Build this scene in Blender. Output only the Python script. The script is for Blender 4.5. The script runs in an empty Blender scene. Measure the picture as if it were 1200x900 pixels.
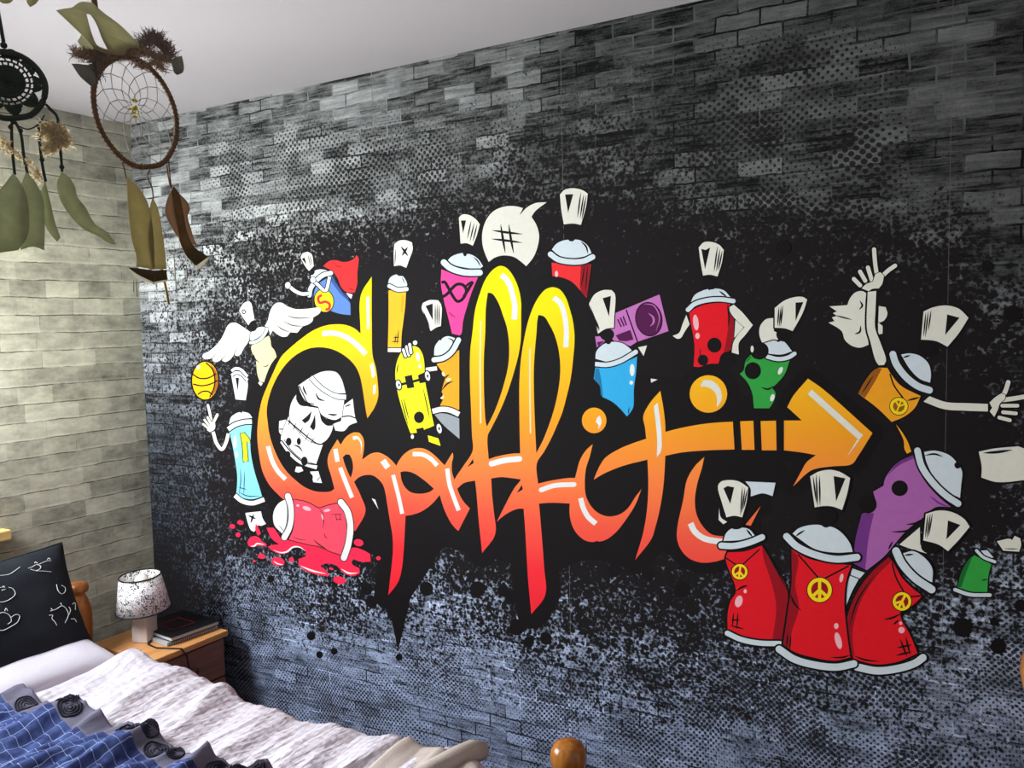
import bpy, bmesh, math, random
from mathutils import Vector, Matrix
from mathutils.geometry import tessellate_polygon, delaunay_2d_cdt
import numpy as np
random.seed(7)
S = bpy.context.scene
COL = S.collection
R = math.radians

# ------------------------------------------------------------------ helpers
def lin(c):
    return tuple((v/255/12.92) if v/255 <= .04045 else ((v/255+.055)/1.055)**2.4 for v in c)

MATS = {}
def mat(name, rgb, rough=.6, spec=.3, metal=0, bump=0, bscale=200, vary=0, vscale=12, trans=0):
    """plain surface with procedural noise variation"""
    if name in MATS: return MATS[name]
    m = bpy.data.materials.new(name); m.use_nodes = True
    nt = m.node_tree; b = nt.nodes['Principled BSDF']
    col = (*lin(rgb), 1)
    b.inputs['Base Color'].default_value = col
    b.inputs['Roughness'].default_value = rough
    b.inputs['Specular IOR Level'].default_value = spec
    b.inputs['Metallic'].default_value = metal
    tc = nt.nodes.new('ShaderNodeTexCoord')
    if vary:
        n = nt.nodes.new('ShaderNodeTexNoise'); n.inputs['Scale'].default_value = vscale; n.inputs['Detail'].default_value = 5
        nt.links.new(tc.outputs['Object'], n.inputs['Vector'])
        cr = nt.nodes.new('ShaderNodeValToRGB')
        l = lin(rgb)
        cr.color_ramp.elements[0].position = .3; cr.color_ramp.elements[1].position = .7
        cr.color_ramp.elements[0].color = (*[max(0, v*(1-vary)) for v in l], 1)
        cr.color_ramp.elements[1].color = (*[min(1, v*(1+vary)) for v in l], 1)
        nt.links.new(n.outputs['Fac'], cr.inputs['Fac']); nt.links.new(cr.outputs['Color'], b.inputs['Base Color'])
    if bump:
        n2 = nt.nodes.new('ShaderNodeTexNoise'); n2.inputs['Scale'].default_value = bscale; n2.inputs['Detail'].default_value = 4
        nt.links.new(tc.outputs['Object'], n2.inputs['Vector'])
        bp = nt.nodes.new('ShaderNodeBump'); bp.inputs['Strength'].default_value = bump; bp.inputs['Distance'].default_value = .002
        nt.links.new(n2.outputs['Fac'], bp.inputs['Height']); nt.links.new(bp.outputs['Normal'], b.inputs['Normal'])
    if trans:
        t = nt.nodes.new('ShaderNodeBsdfTranslucent'); t.inputs['Color'].default_value = col
        mx = nt.nodes.new('ShaderNodeMixShader'); mx.inputs['Fac'].default_value = trans
        out = nt.nodes['Material Output']
        nt.links.new(b.outputs[0], mx.inputs[1]); nt.links.new(t.outputs[0], mx.inputs[2]); nt.links.new(mx.outputs[0], out.inputs['Surface'])
    MATS[name] = m
    return m

def wood(name, c1, c2, axis='X', scale=6, rough=.45):
    if name in MATS: return MATS[name]
    m = bpy.data.materials.new(name); m.use_nodes = True
    nt = m.node_tree; b = nt.nodes['Principled BSDF']
    tc = nt.nodes.new('ShaderNodeTexCoord'); mp = nt.nodes.new('ShaderNodeMapping')
    sc = {'X': (.5, 8, 8), 'Y': (8, .5, 8), 'Z': (8, 8, .5)}[axis]
    mp.inputs['Scale'].default_value = sc
    n = nt.nodes.new('ShaderNodeTexNoise'); n.inputs['Scale'].default_value = scale; n.inputs['Detail'].default_value = 6; n.inputs['Distortion'].default_value = .6
    cr = nt.nodes.new('ShaderNodeValToRGB')
    cr.color_ramp.elements[0].position = .3; cr.color_ramp.elements[1].position = .72
    cr.color_ramp.elements[0].color = (*lin(c1), 1); cr.color_ramp.elements[1].color = (*lin(c2), 1)
    L = nt.links.new
    L(tc.outputs['Object'], mp.inputs['Vector']); L(mp.outputs['Vector'], n.inputs['Vector']); L(n.outputs['Fac'], cr.inputs['Fac'])
    L(cr.outputs['Color'], b.inputs['Base Color']); b.inputs['Roughness'].default_value = rough
    MATS[name] = m
    return m

def empty(name, loc=(0, 0, 0)):
    o = bpy.data.objects.new(name, None); COL.objects.link(o); o.location = loc
    o.empty_display_size = .05
    return o

def tag(o, label=None, cat=None, group=None, kind=None):
    if label: o['label'] = label
    if cat: o['category'] = cat
    if group: o['group'] = group
    if kind: o['kind'] = kind
    return o

def link(name, me, mats=(), parent=None, smooth=False, loc=None):
    for m in mats: me.materials.append(m)
    if smooth:
        for p in me.polygons: p.use_smooth = True
    o = bpy.data.objects.new(name, me); COL.objects.link(o)
    if parent is not None:
        o.parent = parent
        off = Vector(parent.location); pp = parent.parent
        while pp is not None: off += Vector(pp.location); pp = pp.parent
        # meshes are written in room coordinates; shift them to the parent's frame
        me.transform(Matrix.Translation(-off))
    return o

def from_bm(name, bm, mats, parent=None, smooth=False):
    me = bpy.data.meshes.new(name); bm.normal_update(); bm.to_mesh(me); bm.free()
    return link(name, me, mats if isinstance(mats, (list, tuple)) else [mats], parent, smooth)

def box(bm, x0, x1, y0, y1, z0, z1, bev=0, mi=0):
    r = bmesh.ops.create_cube(bm, size=1)
    vs = r['verts']
    for v in vs: v.co = Vector(((x0+x1)/2+v.co.x*(x1-x0), (y0+y1)/2+v.co.y*(y1-y0), (z0+z1)/2+v.co.z*(z1-z0)))
    fs = {f for v in vs for f in v.link_faces}
    for f in fs: f.material_index = mi
    if bev:
        es = list({e for v in vs for e in v.link_edges})
        bmesh.ops.bevel(bm, geom=es, offset=bev, segments=2, profile=.6, affect='EDGES')
    return bm

def lathe(bm, prof, c, n=24, mi=0, squash=1):
    """prof: list of (radius, z)"""
    rings = []
    for (r_, z) in prof:
        rings.append([bm.verts.new((c[0]+r_*math.cos(2*math.pi*i/n), c[1]+r_*squash*math.sin(2*math.pi*i/n), c[2]+z)) for i in range(n)])
    for a, b in zip(rings, rings[1:]):
        for i in range(n):
            f = bm.faces.new((a[i], a[(i+1) % n], b[(i+1) % n], b[i])); f.material_index = mi; f.smooth = True
    for rg, rev in ((rings[0], True), (rings[-1], False)):
        f = bm.faces.new(rg[::-1] if rev else rg); f.material_index = mi
    return bm

def tube(bm, pts, rad, n=8, mi=0, closed=False):
    pts = [Vector(p) for p in pts]
    N = len(pts)
    rads = rad if isinstance(rad, (list, tuple)) else [rad]*N
    rings = []
    up = Vector((0.13, .21, .97)).normalized()
    for i, p in enumerate(pts):
        if closed: t = pts[(i+1) % N]-pts[i-1]
        else: t = pts[min(i+1, N-1)]-pts[max(i-1, 0)]
        t.normalize()
        a = t.cross(up)
        if a.length < .05: a = t.cross(Vector((1, 0, 0)))
        a.normalize(); b = t.cross(a)
        rings.append([bm.verts.new(p+rads[i]*(a*math.cos(2*math.pi*k/n)+b*math.sin(2*math.pi*k/n))) for k in range(n)])
    M = N if closed else N-1
    for i in range(M):
        A, B = rings[i], rings[(i+1) % N]
        for k in range(n):
            f = bm.faces.new((A[k], A[(k+1) % n], B[(k+1) % n], B[k])); f.material_index = mi; f.smooth = True
    if not closed:
        for rg, rv in ((rings[0], True), (rings[-1], False)):
            try:
                f = bm.faces.new(rg[::-1] if rv else rg); f.material_index = mi
            except ValueError: pass
    return bm

def catmull(P, closed, n=6):
    P = [Vector((p[0], p[1])) for p in P]
    N = len(P)
    if N < 3: return P
    out = []
    rng = range(N) if closed else range(N-1)
    for i in rng:
        p1, p2 = P[i], P[(i+1) % N]
        p0 = P[i-1] if (closed or i > 0) else p1+(p1-p2)
        p3 = P[(i+2) % N] if (closed or i+2 < N) else p2+(p2-p1)
        # centripetal tangents keep the curve from overshooting
        d1 = max((p1-p0).length, 1e-6)**.5; d2 = max((p2-p1).length, 1e-6)**.5; d3 = max((p3-p2).length, 1e-6)**.5
        t1 = ((p1-p0)/d1 - (p2-p0)/(d1+d2) + (p2-p1)/d2)*d2
        t2 = ((p2-p1)/d2 - (p3-p1)/(d2+d3) + (p3-p2)/d3)*d2
        for k in range(n):
            s = k/n
            h00 = 2*s**3-3*s**2+1; h10 = s**3-2*s**2+s; h01 = -2*s**3+3*s**2; h11 = s**3-s**2
            out.append(p1*h00+t1*h10+p2*h01+t2*h11)
    if not closed: out.append(P[-1])
    return out

def smooth_closed(P, ang=48, n=5):
    """closed outline: Catmull-Rom through the points, kept sharp where it turns hard"""
    P = [Vector((p[0], p[1])) for p in P]
    N = len(P)
    corner = []
    for i in range(N):
        a = P[i]-P[i-1]; b = P[(i+1) % N]-P[i]
        if a.length < 1e-6 or b.length < 1e-6: corner.append(False); continue
        corner.append(abs(a.angle_signed(b)) > R(ang))
    ci = [i for i in range(N) if corner[i]]
    if not ci: return catmull(P, True, n)
    out = []
    for k, i in enumerate(ci):
        j = ci[(k+1) % len(ci)]
        seg = [P[i]]; q = i
        while True:
            q = (q+1) % N
            seg.append(P[q])
            if q == j: break
        c = catmull(seg, False, n) if len(seg) > 2 else seg
        out += c[:-1]
    return out

# ------------------------------------------------------------------ the printed wallpaper
# homography taking image pixel coordinates onto the mural wall (x along the wall, z up, metres)
HM = ((0.005921926428605666, -0.00032711216803636744, -0.8552372701786428),
      (0.0013444813397890344, -0.003965404200191821, 3.054397148627057),
      (0.0008914856766903712, -0.00013383412853683625, 1.0))
def rect(x, y):
    d = HM[2][0]*x+HM[2][1]*y+1
    return (HM[0][0]*x+HM[0][1]*y+HM[0][2])/d, (HM[1][0]*x+HM[1][1]*y+HM[1][2])/d

INK = {}
def ink(name, rgb, rough=.7):
    INK[name] = mat('ink_'+name, rgb, rough=rough, spec=.08, vary=.03, vscale=60)
ink('black', (22, 19, 20)); ink('white', (228, 228, 224)); ink('pale', (205, 216, 221)); ink('bone', (222, 220, 206))
ink('red', (222, 26, 38)); ink('dark_red', (150, 20, 32)); ink('bright_red', (228, 48, 50)); ink('pink', (232, 70, 146))
ink('blush', (240, 178, 185)); ink('cream', (226, 220, 158)); ink('sky', (132, 204, 228)); ink('blue', (92, 130, 200)); ink('navy', (58, 84, 150))
ink('cyan', (52, 168, 222)); ink('dark_cyan', (30, 118, 165)); ink('amber', (240, 178, 40)); ink('orange', (240, 160, 36)); ink('brown', (150, 88, 26))
ink('yellow', (248, 214, 30)); ink('lime', (232, 236, 32)); ink('ball', (240, 176, 18)); ink('green', (52, 158, 66)); ink('dark_green', (30, 104, 48))
ink('mauve', (190, 112, 180)); ink('plum', (84, 26, 74)); ink('purple', (168, 98, 166)); ink('dark_purple', (112, 54, 128)); ink('coral', (240, 74, 96))
ink('puddle', (240, 44, 78)); ink('grey', (150, 156, 160)); ink('peach', (250, 214, 170)); ink('hair', (96, 92, 88))

def letter_ink():
    m = bpy.data.materials.new('ink_sunset_gradient'); m.use_nodes = True
    nt = m.node_tree; b = nt.nodes['Principled BSDF']
    tc = nt.nodes.new('ShaderNodeTexCoord'); sx = nt.nodes.new('ShaderNodeSeparateXYZ')
    mr = nt.nodes.new('ShaderNodeMapRange'); mr.inputs['From Min'].default_value = .68; mr.inputs['From Max'].default_value = 1.76
    cr = nt.nodes.new('ShaderNodeValToRGB'); e = cr.color_ramp.elements
    stops = [(0, (238, 34, 52)), (.16, (240, 48, 58)), (.30, (240, 88, 66)), (.44, (246, 130, 64)), (.58, (244, 158, 36)), (.74, (246, 190, 26)), (.88, (240, 222, 12)), (1, (234, 226, 8))]
    e[0].position, e[0].color = stops[0][0], (*lin(stops[0][1]), 1)
    e[1].position, e[1].color = stops[-1][0], (*lin(stops[-1][1]), 1)
    for p, c in stops[1:-1]:
        k = e.new(p); k.color = (*lin(c), 1)
    L = nt.links.new
    L(tc.outputs['Object'], sx.inputs[0]); L(sx.outputs['Z'], mr.inputs['Value']); L(mr.outputs[0], cr.inputs['Fac']); L(cr.outputs['Color'], b.inputs['Base Color'])
    b.inputs['Roughness'].default_value = .7; b.inputs['Specular IOR Level'].default_value = .08
    return m
INK['letter'] = letter_ink()

LAYER = [0]
OLK = [1.]
FR = [0., 0., 1.]
def F(ox, oy, s): FR[:] = [ox, oy, s]
def px(p): return FR[0]+p[0]/FR[2], FR[1]+p[1]/FR[2]

class Print:
    """one printed shape group = one mesh; every call lays the next film of ink over the last"""
    def __init__(s, name): s.name = name; s.v = []; s.f = []; s.mi = []; s.m = []
    def _mi(s, k):
        if k not in s.m: s.m.append(k)
        return s.m.index(k)
    def _put(s, loops, k):
        LAYER[0] += 1
        y = -.00115-LAYER[0]*2.5e-6
        base = len(s.v)
        flat = []
        L3 = []
        for lp in loops:
            q = [rect(*px(p)) for p in lp]
            L3.append([Vector((a, b, 0)) for a, b in q]); flat += q
        s.v += [(a, y, b) for a, b in flat]
        mi = s._mi(k)
        for t in tessellate_polygon(L3):
            a, b, c = [Vector(flat[i]) for i in t]
            n = (b-a).cross(c-a)
            if abs(n) < 1e-12: continue
            t = t if n > 0 else (t[0], t[2], t[1])
            s.f.append(tuple(base+i for i in t)); s.mi.append(mi)
    def fill(s, pts, k, ol=0, ang=48, raw=False, holes=()):
        P = [Vector(p) for p in pts] if raw else smooth_closed(pts, ang)
        if ol: s.line(P, ol*2*OLK[0], 'black', closed=True, raw=True)
        H = [smooth_closed(h, ang) for h in holes]
        s._put([P]+H, k)
        return s
    def line(s, pts, w, k, taper=None, closed=False, raw=False, rnd=False, ol=0):
        P = [Vector((p[0], p[1])) for p in pts] if (raw or len(pts) < 3) else catmull(pts, closed, 6)
        if len(P) == 2 and (taper or rnd):
            a, b = P; P = [a.lerp(b, i/8) for i in range(9)]
        if ol: s.line(P, w+2*ol*OLK[0], 'black', None, closed, True, rnd)
        if taper == 'both': w = w*1.3
        N = len(P)
        L_, R_ = [], []
        for i, p in enumerate(P):
            if closed: t = P[(i+1) % N]-P[i-1]
            else: t = P[min(i+1, N-1)]-P[max(i-1, 0)]
            if t.length < 1e-9: t = Vector((1, 0))
            t.normalize(); nn = Vector((-t.y, t.x))
            u = i/max(1, N-1)
            ww = w/2
            if taper == 'both': ww *= max(.08, math.sin(math.pi*min(max(u, .02), .98))**.7)
            elif taper == 'end': ww *= max(.06, 1-u)
            elif taper == 'start': ww *= max(.06, u)
            L_.append(p+nn*ww); R_.append(p-nn*ww)
        polys = []
        for i in range(N if closed else N-1):
            j = (i+1) % N
            polys += [(L_[i], R_[i], R_[j]), (L_[i], R_[j], L_[j])]
            if closed and w > 8: polys.append([P[i]+Vector((w/2*math.cos(2*math.pi*q/12), w/2*math.sin(2*math.pi*q/12))) for q in range(12)])
        if rnd:
            for p in (P[0], P[-1]): polys.append([p+Vector((w/2*math.cos(2*math.pi*q/20), w/2*math.sin(2*math.pi*q/20))) for q in range(20)])
        s._union(polys, k)
        return s
    def _union(s, polys, k):
        # one flat film of ink: overlapping pieces are merged so that nothing lies twice in one plane
        LAYER[0] += 1
        y = -.00115-LAYER[0]*2.5e-6
        V_, F_ = [], []
        for pg in polys:
            q = [rect(*px(p)) for p in pg]
            ar = sum(q[i-1][0]*q[i][1]-q[i][0]*q[i-1][1] for i in range(len(q)))
            if abs(ar) < 1e-10: continue
            if ar < 0: q = q[::-1]
            F_.append(list(range(len(V_), len(V_)+len(q)))); V_ += [Vector((a*1000, b*1000)) for a, b in q]
        v2, _, f2, _, _, of = delaunay_2d_cdt(V_, [], F_, 1, 1e-4)
        base = len(s.v); mi = s._mi(k)
        s.v += [(a.x/1000, y, a.y/1000) for a in v2]
        for f, src in zip(f2, of):
            if src: s.f.append(tuple(base+i for i in f)); s.mi.append(mi)
    def dot(s, cx, cy, rx, ry, k, rot=0, ol=0, n=28):
        c, sn = math.cos(R(rot)), math.sin(R(rot))
        P = [(cx+rx*math.cos(2*math.pi*i/n)*c-ry*math.sin(2*math.pi*i/n)*sn, cy+rx*math.cos(2*math.pi*i/n)*sn+ry*math.sin(2*math.pi*i/n)*c) for i in range(n)]
        if ol: s.line(P, ol*2*OLK[0], 'black', closed=True, raw=True)
        s._put([P], k)
        return s
    def done(s, parent, label=None, name=None):
        me = bpy.data.meshes.new(s.name); me.from_pydata(s.v, [], s.f)
        me.polygons.foreach_set('material_index', s.mi)
        o = link(s.name, me, [INK[k] for k in s.m], parent)
        if label: o['label'] = label
        return o
# ------------------------------------------------------------------ wallpaper base sheet of the mural
# fields of the print estimated by eye over the image every 100 pixels: brick tone, share of black splatter, dot screen
TONE = [  # rows y = 0..900, columns x = 100..1200
 [0.56,0.56,0.56,0.54,0.41,0.33,0.22,0.19,0.18,0.18,0.19,0.19],
 [0.56,0.62,0.64,0.60,0.43,0.33,0.19,0.17,0.19,0.19,0.18,0.16],
 [0.62,0.66,0.62,0.54,0.36,0.28,0.18,0.17,0.20,0.20,0.19,0.16],
 [0.58,0.66,0.66,0.58,0.38,0.28,0.19,0.19,0.22,0.20,0.18,0.16],
 [0.46,0.56,0.56,0.46,0.36,0.30,0.28,0.28,0.28,0.26,0.25,0.25],
 [0.17,0.17,0.34,0.36,0.34,0.34,0.34,0.32,0.30,0.28,0.27,0.28],
 [0.13,0.12,0.50,0.66,0.66,0.64,0.56,0.46,0.38,0.34,0.36,0.42],
 [0.04,0.05,0.72,1.00,1.00,0.90,0.80,0.68,0.60,0.60,0.72,0.78],
 [0.05,0.10,0.80,1.00,1.00,0.92,0.84,0.76,0.68,0.66,0.74,0.78],
 [0.20,0.46,0.82,0.88,0.90,0.90,0.84,0.74,0.60,0.56,0.62,0.62]]
SPL = [
 [.00,.00,.00,.00,.00,.04,.08,.06,.04,.02,.02,.06],
 [.00,.00,.02,.06,.10,.26,.36,.32,.16,.12,.14,.18],
 [.00,.04,.12,.20,.36,.52,.56,.48,.30,.26,.24,.22],
 [.12,.40,.62,.78,.86,.90,.90,.86,.78,.72,.70,.44],
 [.20,.46,.74,.95,1.0,1.0,1.0,1.0,1.0,.92,.80,.62],
 [.30,.46,.90,1.0,1.0,1.0,1.0,1.0,1.0,1.0,.96,.76],
 [.34,.56,.84,.98,.94,.94,1.0,1.0,1.0,.98,.92,.72],
 [.60,.70,.46,.64,.58,.70,.74,.72,.72,.78,.58,.50],
 [.80,.70,.24,.26,.34,.42,.54,.54,.54,.52,.44,.40],
 [.44,.20,.14,.12,.14,.18,.24,.30,.36,.40,.42,.34]]
DOT = [
 [.0,.0,.0,.0,.0,.0,.0,.0,.1,.1,.0,.0],
 [.0,.0,.0,.1,.1,.2,.2,.4,.9,.9,.2,.0],
 [.0,.1,.9,.9,.9,.7,.4,.7,1.,1.,.2,.0],
 [.0,.1,.5,.8,.7,.5,.5,.7,.9,.9,.6,.2],
 [.0,.1,.3,.4,.3,.3,.3,.4,.5,.7,.6,.3],
 [.0,.0,.0,.0,.0,.0,.0,.0,.1,.2,.2,.2],
 [.0,.3,.4,.1,.1,.1,.1,.1,.2,.3,.3,.4],
 [.1,.9,.9,.5,.3,.3,.5,.6,.6,.6,.7,.7],
 [.2,1.,1.,.9,.8,.8,.8,.9,1.,1.,.9,.9],
 [.2,.9,.9,.8,.7,.7,.8,.9,1.,1.,.9,.8]]
def field(T, x, y):
    gx = min(max((x-100)/100, 0), 10.999); gy = min(max(y/100, 0), 8.999)
    i, j = int(gx), int(gy); a, b = gx-i, gy-j
    a = a*a*(3-2*a); b = b*b*(3-2*b)
    return (T[j][i]*(1-a)+T[j][i+1]*a)*(1-b)+(T[j+1][i]*(1-a)+T[j+1][i+1]*a)*b
HI = np.linalg.inv(np.array(HM))
def unrect(X, Z):
    q = HI@np.array([X, Z, 1.]); return q[0]/q[2], q[1]/q[2]

WX1 = 3.6; CEIL = 2.4
def mural_paper():
    m = bpy.data.materials.new('printed_brick_wallpaper'); m.use_nodes = True
    nt = m.node_tree; N = nt.nodes.new; L = nt.links.new
    b = nt.nodes['Principled BSDF']; b.inputs['Roughness'].default_value = .75; b.inputs['Specular IOR Level'].default_value = .06
    tc = N('ShaderNodeTexCoord'); sx = N('ShaderNodeSeparateXYZ'); L(tc.outputs['Object'], sx.inputs[0])
    cb = N('ShaderNodeCombineXYZ'); L(sx.outputs['X'], cb.inputs['X']); L(sx.outputs['Z'], cb.inputs['Y'])
    P = cb.outputs[0]
    def noise(scale, detail=4, sc=(1, 1, 1), off=(0, 0, 0), rough=.55, dist=0):
        mp = N('ShaderNodeMapping'); mp.inputs['Scale'].default_value = sc; mp.inputs['Location'].default_value = off
        n = N('ShaderNodeTexNoise'); n.inputs['Scale'].default_value = scale; n.inputs['Detail'].default_value = detail
        n.inputs['Roughness'].default_value = rough; n.inputs['Distortion'].default_value = dist
        L(P, mp.inputs[0]); L(mp.outputs[0], n.inputs['Vector']); return n.outputs['Fac']
    def ma(op, a, b=None, c=None, clamp=False):
        n = N('ShaderNodeMath'); n.operation = op; n.use_clamp = clamp
        for i, v in enumerate((a, b, c)):
            if v is None: continue
            if isinstance(v, (int, float)): n.inputs[i].default_value = v
            else: L(v, n.inputs[i])
        return n.outputs[0]
    def step(v, lo, hi):
        n = N('ShaderNodeMapRange'); n.interpolation_type = 'SMOOTHSTEP'
        for i, k in enumerate((v, lo, hi)):
            if isinstance(k, (int, float)): n.inputs[i].default_value = k
            else: L(k, n.inputs[i])
        return n.outputs[0]
    def attr(nm):
        a = N('ShaderNodeAttribute'); a.attribute_name = nm; return a.outputs['Fac']
    tone, spl, dots = attr('tone'), attr('splatter'), attr('dot_screen')
    # wobbling courses
    wob = N('ShaderNodeMapping'); nz = noise(9, 3)
    va = N('ShaderNodeVectorMath'); va.operation = 'ADD'
    cw = N('ShaderNodeCombineXYZ'); L(ma('MULTIPLY', ma('SUBTRACT', nz, .5), .012), cw.inputs['X']); L(ma('MULTIPLY', ma('SUBTRACT', noise(14, 3, off=(3, 1, 0)), .5), .014), cw.inputs['Y'])
    L(P, va.inputs[0]); L(cw.outputs[0], va.inputs[1])
    br = N('ShaderNodeTexBrick'); L(va.outputs[0], br.inputs['Vector'])
    br.inputs['Scale'].default_value = 1; br.inputs['Brick Width'].default_value = .112; br.inputs['Row Height'].default_value = .0405
    br.inputs['Mortar Size'].default_value = .0030; br.inputs['Mortar Smooth'].default_value = .45; br.inputs['Bias'].default_value = 0
    br.inputs['Color1'].default_value = (.10, .10, .10, 1); br.inputs['Color2'].default_value = (1, 1, 1, 1); br.inputs['Mortar'].default_value = (.5, .5, .5, 1)
    bw = N('ShaderNodeRGBToBW'); L(br.outputs['Color'], bw.inputs[0])
    streak = step(noise(26, 6, (.26, 3.4, 1), rough=.7), .40, .72)
    streak2 = step(noise(30, 5, (.2, 3.0, 1), (4, 9, 0), .65), .52, .66)
    blotch = noise(13, 6, (.8, 1.2, 1), (5, 2, 0), .66)
    up = step(sx.outputs['Z'], .55, 1.35)
    v = ma('MULTIPLY_ADD', ma('POWER', bw.outputs[0], 1.6), ma('MULTIPLY_ADD', up, .46, .26), ma('MULTIPLY_ADD', up, -.20, .28))
    v = ma('ADD', v, ma('MULTIPLY', streak, .42))
    v = ma('SUBTRACT', v, ma('MULTIPLY', streak2, .30))
    v = ma('ADD', v, ma('MULTIPLY', ma('SUBTRACT', blotch, .5), 1.1))
    v = ma('ADD', v, ma('MULTIPLY', ma('SUBTRACT', noise(150, 2, off=(1, 1, 0)), .5), .35))
    # joints: chalky in places, black and open in others
    mort = ma('MULTIPLY', br.outputs['Fac'], step(noise(20, 3, off=(9, 4, 0)), .30, .5))
    mx = N('ShaderNodeMix'); mx.data_type = 'FLOAT'; L(mort, mx.inputs[0]); L(v, mx.inputs[2])
    L(ma('MULTIPLY_ADD', step(noise(5, 3, off=(1, 8, 0)), .40, .62), ma('MULTIPLY_ADD', up, -.35, 1.05), .03), mx.inputs[3])
    v = ma('MAXIMUM', mx.outputs[0], .04)
    v = ma('MULTIPLY', v, tone)
    v = ma('MULTIPLY', v, .66)
    # splatter: fine spatter + blobs
    vo = N('ShaderNodeTexVoronoi'); vo.inputs['Scale'].default_value = 95; vo.feature = 'SMOOTH_F1'; vo.inputs['Smoothness'].default_value = .25
    L(P, vo.inputs['Vector'])
    sp = ma('ADD', ma('MULTIPLY', noise(120, 3, off=(2, 2, 0), rough=.6, dist=.6), .42), ma('MULTIPLY', noise(34, 3, off=(7, 7, 0), dist=.3), .40))
    sp = ma('ADD', sp, ma('MULTIPLY', noise(6, 2, off=(2, 7, 0)), .18))
    sp = ma('ADD', sp, ma('MULTIPLY', ma('SUBTRACT', vo.outputs['Distance'], .40), .30))
    thr = ma('MULTIPLY_ADD', spl, .54, .225)
    black = step(ma('SUBTRACT', thr, sp), -.075, .05)
    v = ma('MULTIPLY', v, ma('MULTIPLY_ADD', ma('MULTIPLY', spl, step(ma('SUBTRACT', sp, thr), .05, .14)), .6, 1.0))   # bright flecks left between the spatter
    # dot screens
    def dots_at(scale, rot, bend):
        ro = N('ShaderNodeMapping'); ro.inputs['Rotation'].default_value = (0, 0, R(rot)); ro.inputs['Scale'].default_value = (scale, scale, 1)
        L(P, ro.inputs[0])
        wv = N('ShaderNodeVectorMath'); wv.operation = 'ADD'
        c2 = N('ShaderNodeCombineXYZ'); L(ma('MULTIPLY', noise(2.6, 1), bend), c2.inputs['X']); L(ma('MULTIPLY', noise(2.6, 1, off=(4, 4, 0)), bend), c2.inputs['Y'])
        L(ro.outputs[0], wv.inputs[0]); L(c2.outputs[0], wv.inputs[1])
        fr = N('ShaderNodeVectorMath'); fr.operation = 'FRACTION'; L(wv.outputs[0], fr.inputs[0])
        sb = N('ShaderNodeVectorMath'); sb.operation = 'DISTANCE'; L(fr.outputs[0], sb.inputs[0]); sb.inputs[1].default_value = (.5, .5, 0)
        return sb.outputs['Value']
    pick = ma('GREATER_THAN', sx.outputs['Z'], 1.15)
    md = N('ShaderNodeMix'); md.data_type = 'FLOAT'; L(pick, md.inputs[0]); L(dots_at(88, 38, 9), md.inputs[2]); L(dots_at(66, 40, 5), md.inputs[3])
    rad = ma('MULTIPLY', dots, ma('MULTIPLY_ADD', step(noise(5.5, 3, off=(3, 6, 0)), .34, .64), .30, .17))
    dm = step(ma('SUBTRACT', rad, md.outputs[0]), -.05, .05)
    allb = ma('MAXIMUM', black, ma('MULTIPLY', dm, .93))
    # window's blue sky light painted in: grey at the top, bluer to the bottom
    cr = N('ShaderNodeValToRGB'); e = cr.color_ramp.elements
    e[0].position = .15; e[0].color = (.72, .88, 1.30, 1); e[1].position = .75; e[1].color = (1.0, 1.03, 1.0, 1)
    mz = N('ShaderNodeMapRange'); mz.inputs['From Max'].default_value = 2.4; L(sx.outputs['Z'], mz.inputs['Value']); L(mz.outputs[0], cr.inputs['Fac'])
    vm = N('ShaderNodeVectorMath'); vm.operation = 'SCALE'; L(cr.outputs['Color'], vm.inputs[0]); L(v, vm.inputs['Scale'])
    mc = N('ShaderNodeMix'); mc.data_type = 'RGBA'; L(allb, mc.inputs[0]); L(vm.outputs[0], mc.inputs[6]); mc.inputs[7].default_value = (*lin((29, 26, 27)), 1)
    L(mc.outputs[2], b.inputs['Base Color'])
    return m

nx, nz_ = 181, 121
gv, gf, ft, fs, fd = [], [], [], [], []
for j in range(nz_):
    for i in range(nx):
        X = WX1*i/(nx-1); Z = .001+(CEIL-.002)*j/(nz_-1)
        gv.append((X, -.001, Z))
        u, w_ = unrect(X, Z)
        ft.append(field(TONE, u, w_)); fs.append(field(SPL, u, w_)); fd.append(field(DOT, u, w_))
for j in range(nz_-1):
    for i in range(nx-1):
        a = j*nx+i; gf.append((a, a+1, a+nx+1, a+nx))
nb = len(gv)   # back of the sheet, so it has a thickness
gv += [(0, -.0004, .001), (WX1, -.0004, .001), (WX1, -.0004, CEIL-.001), (0, -.0004, CEIL-.001)]
ft += [.4]*4; fs += [0]*4; fd += [0]*4
gf.append((nb, nb+3, nb+2, nb+1))
me = bpy.data.meshes.new('graffiti_mural'); me.from_pydata(gv, [], gf)
for nm, vals in (('tone', ft), ('splatter', fs), ('dot_screen', fd)):
    a = me.attributes.new(nm, 'FLOAT', 'POINT'); a.data.foreach_set('value', vals)
mural = link('graffiti_mural', me, [mural_paper()])
tag(mural, 'large printed wallpaper mural with orange Graffiti lettering and cartoon spray cans on dark bricks', 'mural')

# ---- wallpaper seams
F(0, 0, 1)
for X in (.94, 1.912, 2.886):
    p = Print('wallpaper_seam')
    P0, P1 = unrect(X, .01), unrect(X, CEIL-.01)
    p.line([P0, P1], .55, 'hair', raw=True)
    p.done(mural)

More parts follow.
